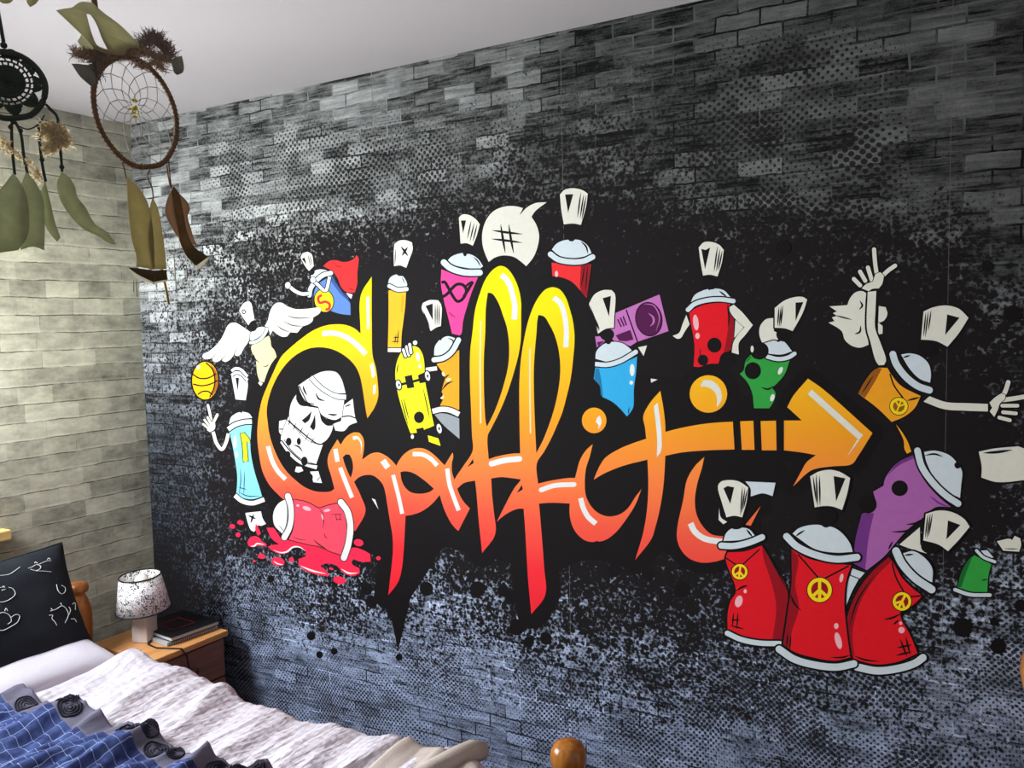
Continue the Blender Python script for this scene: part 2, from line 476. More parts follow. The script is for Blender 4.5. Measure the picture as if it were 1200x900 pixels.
# ------------------------------------------------------------------ lettering outlines (image pixels)
LET = {}
LET['G'] = ([(436,324),(423.2,346),(423,391),(416,385),(406,381),(394,380),(380,382),(366,388),(352,398),(340,408),(330,418),(320,438),(313,454),(307,470),(303,492),(302,512),(304,532),(308,552),(316,568),(326,579),(336,588),(352,600),(380,614),(417,622),(428.8,599),(424,583),(413,562),(403,548),(393,562),(393,572),(388,575.6),(372,576),(358,571),(346,562),(336,552),(328,540),(320,522),(316,508),(314,494),(313,480),(316,464),(322,448),(330,434),(340,422),(352,413),(364,408),(378,407),(392,410),(406,418),(416,428),(422,440),(426,460),(429,480),(431,490),(440,476),(443.6,464),(443,448),(441,432),(437,416),(436,380)], [])
F2 = (380, 460, 3.4625)
def t2(P): return [(F2[0]+x/F2[2], F2[1]+y/F2[2]) for x, y in P]
LET['ra'] = (t2([(55,190),(20,250),(15,285),(30,340),(45,395),(60,430),(118,562),(168,480),(150,420),(122,362),(140,345),(165,335),(195,335),(220,350),(240,375),(250,410),(258,460),(268,520),(278,580),(280,640),(275,700),(268,760),(261,822),(300,770),(315,720),(323,650),(328,560),(331,500),(360,495),(400,480),(440,450),(470,415),(480,450),(495,490),(520,535),(545,562),(592,470),(565,440),(545,402),(530,355),(520,325),(519,285),(525,260),(522,243),(505,270),(490,295),(475,280),(450,255),(420,233),(390,225),(355,230),(325,250),(305,275),(294,297),(275,275),(250,255),(220,243),(190,248),(165,265),(155,272),(163,220),(160,185),(145,163),(120,162),(90,180),(68,212)]),
    [t2([(76,262),(90,250),(105,252),(115,275),(118,310),(109,347),(98,325),(86,295)]), t2([(310,322),(330,319),(360,325),(400,350),(430,375),(446,390),(430,402),(395,410),(355,405),(330,385),(315,355)])])
F3 = (560, 480, 3.4625)
def t3(P): return [(F3[0]+x/F3[2], F3[1]+y/F3[2]) for x, y in P]
LET['f1'] = ([(554,390),(557,364),(562,346),(569,328),(577,317),(586,311.6),(594,314),(602,324),(608,338),(611,354),(611,370),(611,390),(610,404),(607,420),(602,438),(595,460),(586,482),(576,502),(571.8,511),(573,538),(582,535),(599.5,531.6),(612,531),(613,562),(602.4,560.5),(588,559),(576,560.5),(577,580),(579,599),(580.7,626),(565.4,648),(561.4,610),(558.5,575),(557,563),(544,566),(535,573.5),(532.5,564),(542,548),(554.2,528.4),(553.5,510),(552.4,480),(551,440),(551.6,410)],
    [[(569,390),(569.6,362),(572,343),(577,344),(584,354),(590,370),(594.4,384),(597,405),(596,428),(592,446),(586,466),(579,484),(571,500),(569.5,494),(567.6,460),(567.4,420)], [(548,547.5),(554.8,537.5),(555.5,542.5)]])
LET['f2'] = ([(616,390),(620,374),(626,358),(633,346),(640,339),(648,336.6),(656,339),(663,348),(668,362),(672,378),(673.6,396),(672,420),(669,444),(664,466),(659,484),(655,494),(646.6,513),(638,529),(629.4,543),(630.8,566.6),(646.6,563),(667,560),(675.5,560),(669,590),(646.6,589),(632,590),(634.5,619),(638,665),(639.4,697),(623,719.7),(619,676),(616,624),(614,596),(607.7,596),(597.5,600),(589,605.6),(582.5,611.4),(594.7,587),(603,572),(611.4,560),(610,531),(609.4,510),(609,480),(609,450),(611,420)],
    [[(629,390),(630,376),(631.4,369),(638,371),(644,380),(650,392),(655,410),(657,432),(655,455),(649.5,480),(644,497),(636.5,516),(628.8,531),(627.4,500),(626,460),(626,430),(627.6,405)], [(606,577.6),(612,568),(613,573.5)]])
LET['i1'] = ([(694.9,520.4),(687,527.6),(680,539),(675.5,555),(671,572),(668,590),(668,604),(671,616),(677,626),(687,633.6),(698.6,635),(710,632.5),(721.7,624),(733,610),(745,591),(752,573),(745,582),(736,595.5),(726,602.7),(713,605),(701.5,601),(693,593),(687,581),(685.6,566.6),(687,549),(691.4,535)], [])
LET['t'] = ([(774,458),(762,472),(754,488),(756,500),(757.6,514),(740,520),(724,527),(710,536),(703,546),(696,562),(708,555),(730,546),(759,538.5),(760,566),(758.7,595),(754,624),(744.6,656),(763.6,631.6),(768,618.6),(773.7,595.5),(778,566.6),(780,534),(800,530),(830,527.6),(861,526.6),(859,494),(830,496),(800,501),(780,506),(780,500),(778,480)], [])
LET['bar1'] = ([(867.6,493.6),(883,493),(884.4,527),(869.6,527)], [])
LET['bar2'] = ([(891.6,493.4),(909.6,492.9),(910.2,527.6),(893,527.6)], [])
LET['arrow'] = ([(919,492.7),(939.8,492.7),(922.7,477),(929.8,463.8),(947,443.6),(964,455.4),(1022.6,507.4),(1006,533.8),(998.3,543.8),(976.5,546.3),(957.8,548.8),(948.5,552.5),(929.8,569.6),(939,552.5),(945.4,541.6),(956.3,533.2),(939,530),(919,527.6)], [])
LET['i2'] = ([(825.6,535.4),(814.7,546),(805.4,561.8),(800.7,586.7),(794.5,614.7),(793.5,630),(797.6,642.7),(807,653.6),(821,659),(836.5,658.3),(852,654),(852,628),(844,628),(833.4,625.6),(822.5,614.7),(816,600.7),(814.7,583.6),(817.8,565),(822.5,549.4)], [])
LET['i2b'] = ([(891.6,593),(880,616),(873.8,614.7)], [])

F(0, 0, 1)
let_bg = Print('lettering_shadow')
for k, (P, H) in LET.items():
    let_bg.line(smooth_closed(P), 34 if k in ('G', 'f1', 'f2', 'ra', 'i1', 't') else 26, 'black', closed=True, raw=True)
let_bg.dot(696.6, 492.6, 27, 28, 'black'); let_bg.dot(830.4, 461.6, 36, 36, 'black')
let_bg.fill([(440,318),(458,400),(470,470),(545,470),(545,330),(566,306),(604,302),(628,330),(660,322),(690,352),(697,440),(770,440),(900,470),(925,560),(850,640),(826,668),(795,656),(765,640),(742,668),(690,655),(656,668),(644,725),(628,738),(612,728),(598,660),(520,640),(470,715),(455,725),(440,650),(330,610),(300,560),(292,500),(310,436),(360,380)], 'black')
let_bg.fill([(452,690),(463,745),(467,762),(471,745),(484,690)], 'black')
for y0, x0, r_ in ((735,606,9),(748,640,7),(700,600,8),(752,620,6),(770,468,4),(690,500,8),(690,430,7),(672,760,8),(690,800,9),(668,720,8)):
    let_bg.dot(x0, y0, r_, r_*1.05, 'black')
let_bg.done(mural, 'ragged black shadow printed behind the orange lettering')
# ------------------------------------------------------------------ printed characters behind the lettering
def can(body_fn, label, subs, name='spray_can', level=0):
    if level: LAYER[0] = level
    p = Print(name); body_fn(p); o = p.done(mural, label)
    for nm, fn in subs:
        q = Print(nm); fn(q); q.done(o)
    return o

def A():
    F(230, 340, 7.5)
    def wings(p):
        p.fill([(480,370),(400,315),(350,288),(310,288),(280,310),(255,360),(220,430),(170,490),(110,540),(65,562),(57,588),(80,607),(130,602),(145,602),(145,620),(175,632),(215,615),(232,602),(232,622),(262,632),(300,610),(330,570),(340,552),(345,575),(370,580),(395,560),(420,510),(450,470),(465,440)], 'bone', 3)
        for l in ([(245,455),(190,540),(135,605)], [(292,490),(270,560),(222,610)], [(378,445),(360,510),(336,560)]): p.line(l, 7, 'black', 'start')
    def wing2(p):
        p.fill([(605,315),(630,270),(650,190),(675,140),(710,112),(755,112),(800,140),(870,165),(960,165),(1040,155),(1090,150),(1102,170),(1085,205),(1030,240),(1025,270),(990,300),(940,320),(915,345),(890,375),(830,370),(818,385),(800,408),(760,410),(710,385),(675,355),(650,400),(640,350)], 'bone', 3)
        for l in ([(790,220),(880,245),(1025,240)], [(760,270),(850,310),(965,316)], [(705,305),(760,345),(832,372)]): p.line(l, 7, 'black', 'both')
    def body(p):
        p.fill([(490,485),(640,400),(655,440),(660,490),(690,530),(708,585),(660,650),(620,740),(597,810),(560,800),(540,740),(530,640),(528,615),(500,560),(485,510)], 'cream', 3)
        p.line([(505,560),(525,610),(560,640)], 7, 'black', 'both'); p.line([(585,672),(620,668),(645,650)], 7, 'black', 'both')
        p.fill([(545,815),(560,803),(587,818),(570,842)], 'white')
    def dome(p): p.fill([(475,440),(475,400),(490,365),(530,335),(580,322),(615,330),(600,370),(550,415),(500,440)], 'pale', 4)
    def collar(p): p.line([(480,462),(530,452),(582,415),(615,365),(625,340)], 26, 'pale', rnd=True, ol=4)
    def cap(p):
        p.dot(495, 318, 44, 46, 'black')
        p.fill([(380,180),(400,140),(430,108),(465,98),(485,115),(500,180),(515,262),(485,275),(460,308),(430,265),(400,220)], 'bone', 4)
        p.dot(420,190,18,22,'black').dot(420,190,9,13,'bone').dot(420,190,4,5,'black')
    can(body, 'cream winged spray can printed left of the big letter G', [('wing', wings), ('wing', wing2), ('dome', dome), ('collar', collar), ('cap', cap)])
OLK[0] = 1.35
LAYER[0] = 60
A()

def B():
    F(220, 420, 5)
    p = Print('basketball')
    p.dot(104,130,76,110,'ball',ol=7)
    p.fill([(125,25),(160,60),(180,120),(172,180),(140,228),(150,180),(160,120),(150,65)], 'brown')
    for l in ([(30,92),(70,116),(120,115),(168,90)], [(33,150),(80,160),(130,152),(180,128)], [(60,212),(85,195),(120,193),(145,212)], [(108,24),(145,62),(160,115),(155,172),(130,228)]): p.line(l, 8, 'black')
    p.dot(63,52,11,13,'blush')
    p.done(mural, 'orange basketball printed above the pointing white finger')
    def body(p):
        p.fill([(245,430),(290,395),(378,378),(372,440),(368,500),(375,580),(395,670),(420,750),(437,808),(380,825),(320,815),(286,795),(292,700),(280,600),(262,500)], 'sky', 4)
        p.dot(279,490,10,36,'white').dot(289,562,8,18,'white')
        p.line([(310,640),(312,720),(302,800)], 4, 'black','both'); p.line([(335,660),(330,800)], 4, 'black','both'); p.line([(300,755),(348,768)], 4,'black','both')
        p.line([(300,782),(350,805),(425,806)], 4, 'black','both')
    def num(p): p.fill([(311,442),(333,436),(360,470),(369,492),(345,484),(354,600),(329,604),(322,500)], 'lime', 4, ang=10)
    def dome(p): p.fill([(243,388),(255,345),(285,322),(308,314),(314,322),(322,312),(360,322),(380,348),(330,355),(280,370)], 'pale', 3)
    def collar(p): p.line([(238,415),(280,388),(330,373),(377,370)], 26, 'white', ol=5)
    def base(p): p.line([(278,802),(320,835),(380,848),(450,826)], 26, 'white', ol=4)
    def cap(p):
        p.fill([(258,105),(280,90),(320,100),(352,135),(342,245),(282,240)], 'pale', 4)
        p.line([(258,100),(280,84),(315,90),(352,128)], 16, 'white', ol=4); p.line([(258,74),(280,60),(310,64),(352,106)], 16, 'white', ol=4)
        p.fill([(281,112),(302,115),(296,195)], 'black')
    def arm(p):
        p.line([(150,430),(172,500),(202,532),(225,495),(240,440)], 20, 'bone', ol=4)
    def hand(p):
        p.line([(120,275),(132,325),(142,378)], 15, 'bone', rnd=True, ol=4)
        p.line([(175,330),(150,380)], 16, 'bone', rnd=True, ol=4)
        for a in ([(92,385),(125,412)], [(100,360),(133,402)], [(118,345),(143,395)]): p.line(a, 13, 'bone', rnd=True, ol=3)
        p.fill([(122,402),(140,372),(160,372),(163,400),(156,418),(132,432),(114,420)], 'bone')
    can(body, 'tall light blue spray can printed with a yellow number one', [('number', num), ('base_ring', base), ('dome', dome), ('collar', collar), ('cap', cap), ('arm', arm), ('hand', hand)])
LAYER[0] = 60
B()

def C():
    F(320, 430, 6)
    def body(p):
        p.fill([(490,275),(562,223),(578,350),(592,390),(540,410),(500,450),(440,447),(425,400),(480,380)], 'white', 3)
        p.line([(485,350),(540,345),(582,360)], 9, 'black'); p.line([(505,280),(550,262)], 8, 'black','both')
        p.fill([(45,380),(92,370),(100,395),(60,480),(45,455)], 'white', 3); p.line([(45,438),(75,436)], 8, 'black')
        p.fill([(112,345),(60,480),(62,530),(120,600),(200,660),(250,690),(302,690),(352,545),(320,540),(180,450)], 'white', 3)
        p.fill([(262,735),(320,733),(346,816),(285,810)], 'white', 2); p.dot(262,775,20,26,'black'); p.line([(310,800),(330,775)],5,'black')
    def ring(p):
        p.line([(64,520),(120,600),(200,668),(310,705)], 30, 'white', ol=4)
        p.line([(60,515),(130,598),(220,670),(320,690)], 9, 'black')
        p.dot(105,615,20,24,'black').dot(145,672,17,20,'black').dot(222,662,23,32,'black').dot(112,525,20,28,'black').dot(183,523,15,25,'black')
        p.line([(145,548),(180,560),(212,597)], 9, 'black', 'both')
        p.fill([(155,735),(165,700),(200,702),(215,730),(180,742)], 'white')
    def face(p):
        p.fill([(165,195),(230,270),(320,290),(335,335),(380,365),(425,400),(415,450),(380,510),(330,545),(260,520),(180,450),(120,370),(125,270),(150,215)], 'white', 3)
        p.fill([(165,195),(200,230),(230,258),(270,265),(235,277),(190,267),(165,228)], 'black'); p.fill([(328,318),(370,360),(427,385),(420,412),(380,412),(343,378)], 'black')
        p.fill([(275,308),(240,345),(203,375),(225,397),(255,375)], 'black'); p.fill([(298,330),(280,380),(260,420),(285,447),(298,430)], 'black')
        p.line([(105,375),(170,430),(250,497),(320,542),(362,540)], 10, 'black')
        for l in ([(165,390),(140,450)], [(215,420),(185,472)], [(255,460),(225,522)], [(290,495),(268,542)], [(125,372),(108,412)]): p.line(l, 5, 'black', 'both')
    def brow(p):
        p.fill([(180,130),(255,78),(320,150),(400,205),(502,235),(485,350),(440,372),(385,360),(340,330),(320,280),(270,265),(235,245),(200,190)], 'white', 3)
        p.line([(212,130),(222,165),(242,200)], 10, 'black','both'); p.line([(300,180),(325,225),(368,238)], 10, 'black','both'); p.line([(385,330),(425,337),(455,334)], 10, 'black','both')
        p.line([(185,132),(215,195),(245,250),(290,262)], 8, 'black')
    def collar(p): p.line([(268,70),(325,130),(400,182),(460,208),(515,212)], 34, 'white', ol=4, rnd=False)
    def dome(p): p.fill([(285,60),(340,35),(400,28),(450,40),(485,90),(512,185),(450,183),(380,150),(320,100)], 'pale', 4)
    can(body, 'white skull faced spray can printed inside the letter G', [('base_ring', ring), ('face', face), ('brow', brow), ('collar', collar), ('dome', dome)])
LAYER[0] = 60
C()

def D():
    F(320, 280, 5)
    def body(p):
        p.fill([(240,330),(260,270),(345,215),(400,290),(450,365),(456,446),(400,440),(350,425),(290,400),(250,370)], 'blue', 4)
        p.fill([(345,218),(400,290),(450,365),(455,380),(440,362),(395,320),(335,240)], 'navy'); p.line([(350,225),(400,295),(455,372)], 5, 'black', 'both')
    def cape(p):
        p.fill([(295,160),(330,130),(370,125),(410,135),(450,130),(480,112),(490,95),(502,110),(495,200),(495,260),(480,315),(430,310),(400,280),(380,230),(350,190)], 'bright_red', 4)
        p.line([(362,155),(405,166)], 5, 'dark_red', 'both'); p.line([(445,290),(478,300)], 5, 'dark_red', 'both')
        p.fill([(430,316),(467,325),(460,352),(445,338)], 'white')
    def emb(p):
        p.dot(300,362,54,66,'yellow',rot=-15,ol=4)
        p.line([(288,328),(266,345),(275,374),(308,368),(332,382),(328,410),(308,414)], 15, 'bright_red')
    def collar(p): p.line([(214,330),(222,290),(252,248),(295,212),(340,200)], 26, 'pale', ol=4, rnd=True)
    def dome(p): p.fill([(222,222),(240,190),(280,178),(322,186),(295,205),(250,225),(225,262)], 'pale', 4)
    def arm(p):
        p.line([(88,270),(130,305),(170,322),(212,320)], 20, 'white', ol=4); p.dot(88,272,16,19,'white',ol=3)
    def arm2(p):
        p.line([(230,240),(260,265),(308,303),(333,222)], 18, 'white', ol=4); p.dot(235,240,15,18,'white',ol=3)
    def cap(p):
        p.dot(226,192,20,20,'black')
        p.fill([(162,110),(175,85),(205,75),(228,90),(240,160),(212,188),(190,160)], 'bone', 4)
        p.fill([(170,118),(186,108),(198,150)], 'black'); p.line([(205,88),(222,165)], 4, 'hair', 'both'); p.line([(214,90),(232,158)], 4, 'hair', 'both')
    can(body, 'blue spray can printed with red cape and yellow S badge', [('cape', cape), ('badge', emb), ('dome', dome), ('collar', collar), ('arm', arm), ('arm', arm2), ('cap', cap)])
LAYER[0] = 60
D()

def E_():
    F(320, 280, 5)
    def body(p):
        p.fill([(678,300),(780,312),(775,400),(765,480),(755,560),(752,637),(674,634),(678,480)], 'amber', 5)
        p.line([(762,330),(757,430)], 14, 'orange')
        for l in ([(738,530),(728,618)], [(722,560),(715,612)], [(694,602),(745,600)], [(705,578),(742,576)]): p.line(l, 5, 'black', 'both')
    def base(p): p.line([(674,651),(752,652)], 22, 'white', ol=4)
    def dome(p): p.fill([(675,262),(685,230),(710,212),(728,208),(734,216),(742,208),(768,225),(787,268),(780,285),(730,285),(685,265)], 'pale', 4); p.line([(755,222),(775,262)], 4, 'black', 'both')
    def collar(p): p.line([(683,276),(730,297),(784,294)], 24, 'pale', ol=4, rnd=True)
    def cap(p):
        p.dot(748,182,32,36,'black')
        p.fill([(712,30),(740,10),(780,8),(815,20),(820,60),(800,120),(782,170),(745,155),(710,160),(708,90)], 'bone', 4)
        p.line([(752,45),(792,100)], 10, 'black', 'both'); p.line([(790,48),(757,98)], 10, 'black', 'both')
        p.line([(720,60),(715,150)], 5, 'hair', 'both')
    can(body, 'slim amber spray can printed with X on its cap', [('base_ring', base), ('dome', dome), ('collar', collar), ('cap', cap)])
LAYER[0] = 60
E_()

def G():
    F(500, 210, 5)
    p = Print('speech_bubble')
    p.fill([(490,157),(440,165),(390,190),(350,240),(328,310),(328,380),(345,440),(365,485),(400,460),(450,447),(510,455),(550,480),(585,510),(625,460),(650,400),(660,330),(645,270),(615,220),(640,185),(705,135),(640,140),(590,165),(545,212),(565,170),(530,160)], 'bone', 5)
    for l in ([(435,265),(448,350),(462,432)], [(482,265),(495,350),(511,434)], [(386,300),(470,312),(562,322)], [(382,350),(470,360),(560,372)]): p.line(l, 11, 'black', 'both')
    p.done(mural, 'round grey speech bubble printed with a hash sign')
LAYER[0] = 60
G()

def Fp():
    F(500, 210, 5)
    def body(p):
        p.fill([(88,528),(150,552),(220,570),(302,574),(270,650),(240,740),(215,830),(205,905),(195,915),(150,905),(125,800),(100,700),(85,610)], 'pink', 5)
        p.line([(128,775),(148,795),(170,810)], 5, 'dark_red', 'both')
    def mask(p):
        p.line([(90,692),(120,674),(150,640),(180,616),(215,620),(234,652),(212,702),(182,716),(153,682),(126,632),(106,602),(88,606)], 18, 'black')
        p.line([(218,690),(246,645),(272,600)], 19, 'black'); p.line([(228,632),(248,612),(272,600)], 13, 'black')
    def dome(p): p.fill([(118,487),(145,455),(195,435),(215,434),(226,444),(240,438),(270,445),(305,470),(332,510),(310,524),(220,517),(150,500)], 'pale', 5); p.line([(275,455),(300,480),(318,512)], 6, 'black', 'both')
    def collar(p): p.line([(102,488),(140,520),(220,546),(312,548)], 36, 'pale', ol=6, rnd=True)
    def cap(p):
        p.dot(235,402,38,32,'black'); p.dot(226,430,12,22,'black')
        p.fill([(190,225),(210,207),(250,210),(290,235),(313,265),(295,330),(272,390),(235,375),(200,378),(195,300)], 'bone', 5)
        p.fill([(202,242),(232,242),(215,318)], 'black')
        for l in ([(262,245),(240,350)], [(280,258),(255,365)], [(297,265),(272,368)]): p.line(l, 6, 'black', 'both')
    can(body, 'pink spray can printed with black bandana mask', [('mask', mask), ('dome', dome), ('collar', collar), ('cap', cap)])
LAYER[0] = 60
Fp()

def I():
    F(400, 380, 5)
    def body(p):
        p.fill([(560,235),(692,150),(692,502),(640,488),(580,475),(600,430),(590,400),(600,350),(610,310)], 'orange', 5)
        p.line([(590,388),(620,350),(657,334)], 8, 'black', 'both'); p.line([(600,322),(634,292)], 7, 'black', 'both')
        p.dot(600,292,8,14,'peach',rot=-25).dot(630,325,16,9,'peach',rot=-25).dot(592,425,10,14,'peach').dot(582,412,14,16,'black')
    def base(p):
        p.fill([(540,520),(620,525),(692,552),(694,672),(600,590)], 'grey', 4); p.line([(535,510),(590,498),(640,504),(692,528)], 30, 'white', ol=5)
    def dome(p): p.fill([(545,182),(550,130),(575,92),(586,95),(592,84),(620,70),(660,78),(690,95),(640,152),(590,182)], 'pale', 5); p.line([(625,80),(655,95),(655,120)], 6, 'black', 'both')
    def collar(p): p.line([(545,208),(600,198),(650,160),(688,92)], 30, 'pale', ol=6, rnd=True)
    def arm(p): p.line([(495,267),(562,258)], 24, 'white', ol=4)
    def cap(p):
        F(320, 280, 5)
        p.dot(955,560,36,40,'black')
        p.fill([(872,405),(880,375),(920,358),(970,360),(988,390),(985,510),(960,518),(925,540),(900,470)], 'bone', 4)
        p.fill([(895,393),(937,378),(938,478)], 'black')
        for l in ([(952,380),(952,512)], [(963,378),(962,512)], [(975,385),(974,508)], [(880,420),(922,520)]): p.line(l, 5, 'black', 'both')
    can(body, 'orange spray can printed behind the skateboard', [('base_ring', base), ('dome', dome), ('collar', collar), ('arm', arm), ('cap', cap)])
    F(400, 380, 5)
    p = Print('skateboard')
    p.fill([(415,128),(450,135),(475,170),(487,220),(490,290),(495,350),(515,450),(535,550),(547,600),(505,610),(455,632),(408,640),(385,580),(350,470),(330,390),(318,300),(325,230),(350,170),(385,140)], 'lime', 5)
    p.fill([(508,650),(570,668),(583,712),(515,688)], 'lime', 3)
    for l in ([(350,430),(395,600)], [(365,430),(398,560)], [(480,370),(522,560)], [(335,230),(325,292)]): p.line(l, 5, 'black', 'both')
    p.dot(450,190,11,28,'white',rot=-8).dot(461,245,8,12,'white'); p.dot(457,545,30,34,'black')
    o = p.done(mural, 'yellow skateboard printed upright between amber and orange cans')
    for dx, dy, cut in ((0, 0, False), (68, 308, True)):
        q = Print('truck')
        q.fill([(372+dx,305+dy),(415+dx,296+dy),(430+dx,370+dy),(388+dx,376+dy)], 'black', ang=10); q.line([(340+dx,356+dy),(480+dx,320+dy)], 15, 'black')
        q.fill([(450+dx,298+dy),(490+dx,280+dy),(497+dx,340+dy),(460+dx,346+dy)], 'black')
        q.done(o)
        q = Print('wheel'); q.dot(507+dx,303+dy,14,28,'white',rot=-12,ol=5).dot(507+dx,303+dy,5,10,'black'); q.done(o)
        q = Print('wheel')
        if cut: q.dot(418,658,9,13,'white',ol=4)
        else: q.dot(337,355,14,27,'white',rot=-12,ol=5).dot(340,355,5,9,'black')
        q.done(o)
    q = Print('hand')
    q.dot(434,108,13,13,'white',ol=4)
    for a in ([(366,150),(378,186)], [(384,132),(398,180)], [(402,118),(410,166)]): q.line(a, 17, 'white', rnd=True, ol=5)
    q.done(o)
LAYER[0] = 110
I()

def H():
    F(500, 210, 5)
    def body(p):
        p.fill([(733,488),(850,505),(964,498),(955,570),(945,650),(938,695),(900,650),(850,600),(790,575),(738,568)], 'bright_red', 6)
        p.fill([(905,500),(962,498),(945,650),(938,690),(905,655)], 'dark_red')
        p.line([(925,500),(918,570),(902,640)], 6, 'black', 'both'); p.line([(945,505),(932,660)], 6, 'black', 'both'); p.dot(762,555,10,18,'blush')
    def dome(p): p.fill([(735,412),(760,380),(800,360),(838,353),(848,362),(858,353),(900,358),(945,390),(970,440),(900,458),(820,462),(770,442)], 'pale', 6); p.line([(905,365),(935,395),(947,438)], 8, 'black', 'both')
    def collar(p): p.line([(727,440),(770,470),(850,485),(920,480),(973,456)], 32, 'pale', ol=7, rnd=True)
    def cap(p):
        p.dot(852,305,52,42,'black'); p.dot(850,345,22,20,'black')
        p.fill([(782,90),(810,62),(860,53),(915,65),(945,85),(935,160),(905,268),(860,260),(805,265),(790,180)], 'bone', 7)
        p.fill([(812,90),(860,88),(830,198)], 'black')
        for l in ([(905,78),(885,225)], [(922,90),(900,230)], [(936,95),(910,240)]): p.line(l, 7, 'black', 'both')
    can(body, 'red spray can printed right of the hash speech bubble', [('dome', dome), ('collar', collar), ('cap', cap)])
OLK[0] = 1.1
LAYER[0] = 60
H()

def J():
    F(660, 260, 5)
    p = Print('boombox')
    p.fill([(305,535),(565,425),(618,640),(430,705),(395,728),(350,710),(300,700),(270,660)], 'mauve', 4, ang=10)
    p.fill([(188,672),(245,668),(245,700),(198,736)], 'mauve', 2, ang=10); p.fill([(200,705),(245,695),(205,730)], 'plum')
    p.line([(370,515),(440,712)], 8, 'black')
    p.fill([(308,665),(395,632),(413,690),(370,700),(330,697)], 'plum', ang=10)
    for l in ([(320,570),(342,616)], [(336,561),(358,612)], [(352,553),(372,606)]): p.line(l, 9, 'plum')
    o = p.done(mural, 'mauve boombox printed behind the cyan spray can')
    q = Print('speaker'); q.dot(503,570,80,102,'black',rot=-10).dot(503,570,74,95,'plum',rot=-10)
    q.line([(470,480),(530,490),(565,560),(545,640)], 5, 'mauve', 'both'); q.line([(500,535),(528,560),(530,590),(510,612)], 9, 'mauve', 'both'); q.done(o)
    def body(p):
        F(660, 380, 5)
        p.fill([(190,250),(250,250),(330,235),(400,205),(434,188),(428,280),(415,380),(410,490),(375,540),(340,500),(290,455),(230,425),(215,360),(180,320)], 'cyan', 4)
        p.fill([(192,258),(210,258),(225,330),(235,420),(222,415),(215,360),(182,320)], 'dark_cyan'); p.line([(388,485),(382,525)], 5, 'black', 'both')
        p.dot(405,268,14,36,'white').dot(400,342,11,12,'white')
        p.fill([(440,135),(492,124),(472,186)], 'bone', ang=10); p.fill([(514,318),(554,324),(516,342)], 'bone', ang=10)
        F(660, 260, 5)
    def dome(p): p.fill([(190,802),(195,760),(230,722),(258,708),(268,716),(278,704),(310,703),(350,712),(390,740),(412,765),(360,802),(280,822)], 'pale', 5)
    def collar(p): p.line([(188,833),(260,837),(330,818),(390,785),(426,762)], 26, 'pale', ol=6, rnd=False); p.dot(426,763,13,14,'pale')
    def cap(p):
        p.dot(258,660,42,36,'black'); p.dot(266,695,18,22,'black')
        p.fill([(152,480),(185,425),(235,400),(285,400),(305,425),(300,560),(298,620),(250,627),(205,655),(185,580)], 'bone', 6)
        p.fill([(232,447),(281,434),(270,555)], 'black')
        for l in ([(160,495),(205,640)], [(170,520),(212,640)], [(185,560),(215,632)]): p.line(l, 6, 'black', 'both')
    can(body, 'cyan blue spray can printed below the boombox', [('dome', dome), ('collar', collar), ('cap', cap)])
LAYER[0] = 60
J()

def K():
    F(660, 260, 5)
    def body(p):
        p.fill([(738,530),(800,495),(870,478),(972,475),(997,530),(1000,620),(995,700),(980,750),(930,780),(910,830),(850,833),(800,850),(765,848),(770,720),(750,600)], 'red', 6)
        p.fill([(960,478),(990,510),(1000,620),(992,705),(975,755),(940,772),(962,660),(970,560)], 'dark_red'); p.line([(962,490),(972,560),(968,620)], 8, 'black', 'both')
        p.dot(887,722,42,44,'black').dot(820,810,31,32,'black').dot(965,808,48,48,'black'); p.line([(803,745),(803,800)], 5, 'black')
        p.dot(778,590,16,46,'blush',rot=-6).dot(788,668,13,18,'blush')
    def arm(p): p.fill([(722,545),(742,600),(715,640),(690,680),(670,685),(642,668),(680,650),(700,600)], 'bone', 5)
    def arm2(p):
        p.fill([(975,500),(1000,485),(1050,530),(1112,605),(1070,660),(1030,710),(1030,777),(988,765),(1000,700),(1058,615),(1010,570),(978,525)], 'bone', 6)
        p.fill([(1010,575),(1058,618),(1003,680)], 'bone', 4)
    def dome(p): p.fill([(745,482),(770,430),(820,402),(848,394),(858,402),(870,392),(940,400),(980,440),(900,442),(820,457)], 'pale', 6); p.line([(915,405),(960,440)], 8, 'black', 'both')
    def collar(p): p.line([(732,515),(770,482),(840,460),(920,454),(998,464)], 26, 'pale', ol=7, rnd=True)
    def cap(p):
        p.dot(865,355,50,42,'black')
        p.fill([(795,150),(825,120),(870,118),(915,135),(942,165),(930,240),(905,320),(860,310),(820,315),(805,230)], 'bone', 7)
        p.fill([(810,158),(835,165),(862,150),(832,278)], 'black', ang=10)
        for l in ([(905,145),(885,292)], [(920,160),(898,292)], [(933,170),(910,285)]): p.line(l, 7, 'black', 'both')
    can(body, 'red spray can with bent white arms printed above the last letter dot', [('arm', arm), ('arm', arm2), ('dome', dome), ('collar', collar), ('cap', cap)])
LAYER[0] = 60
K()

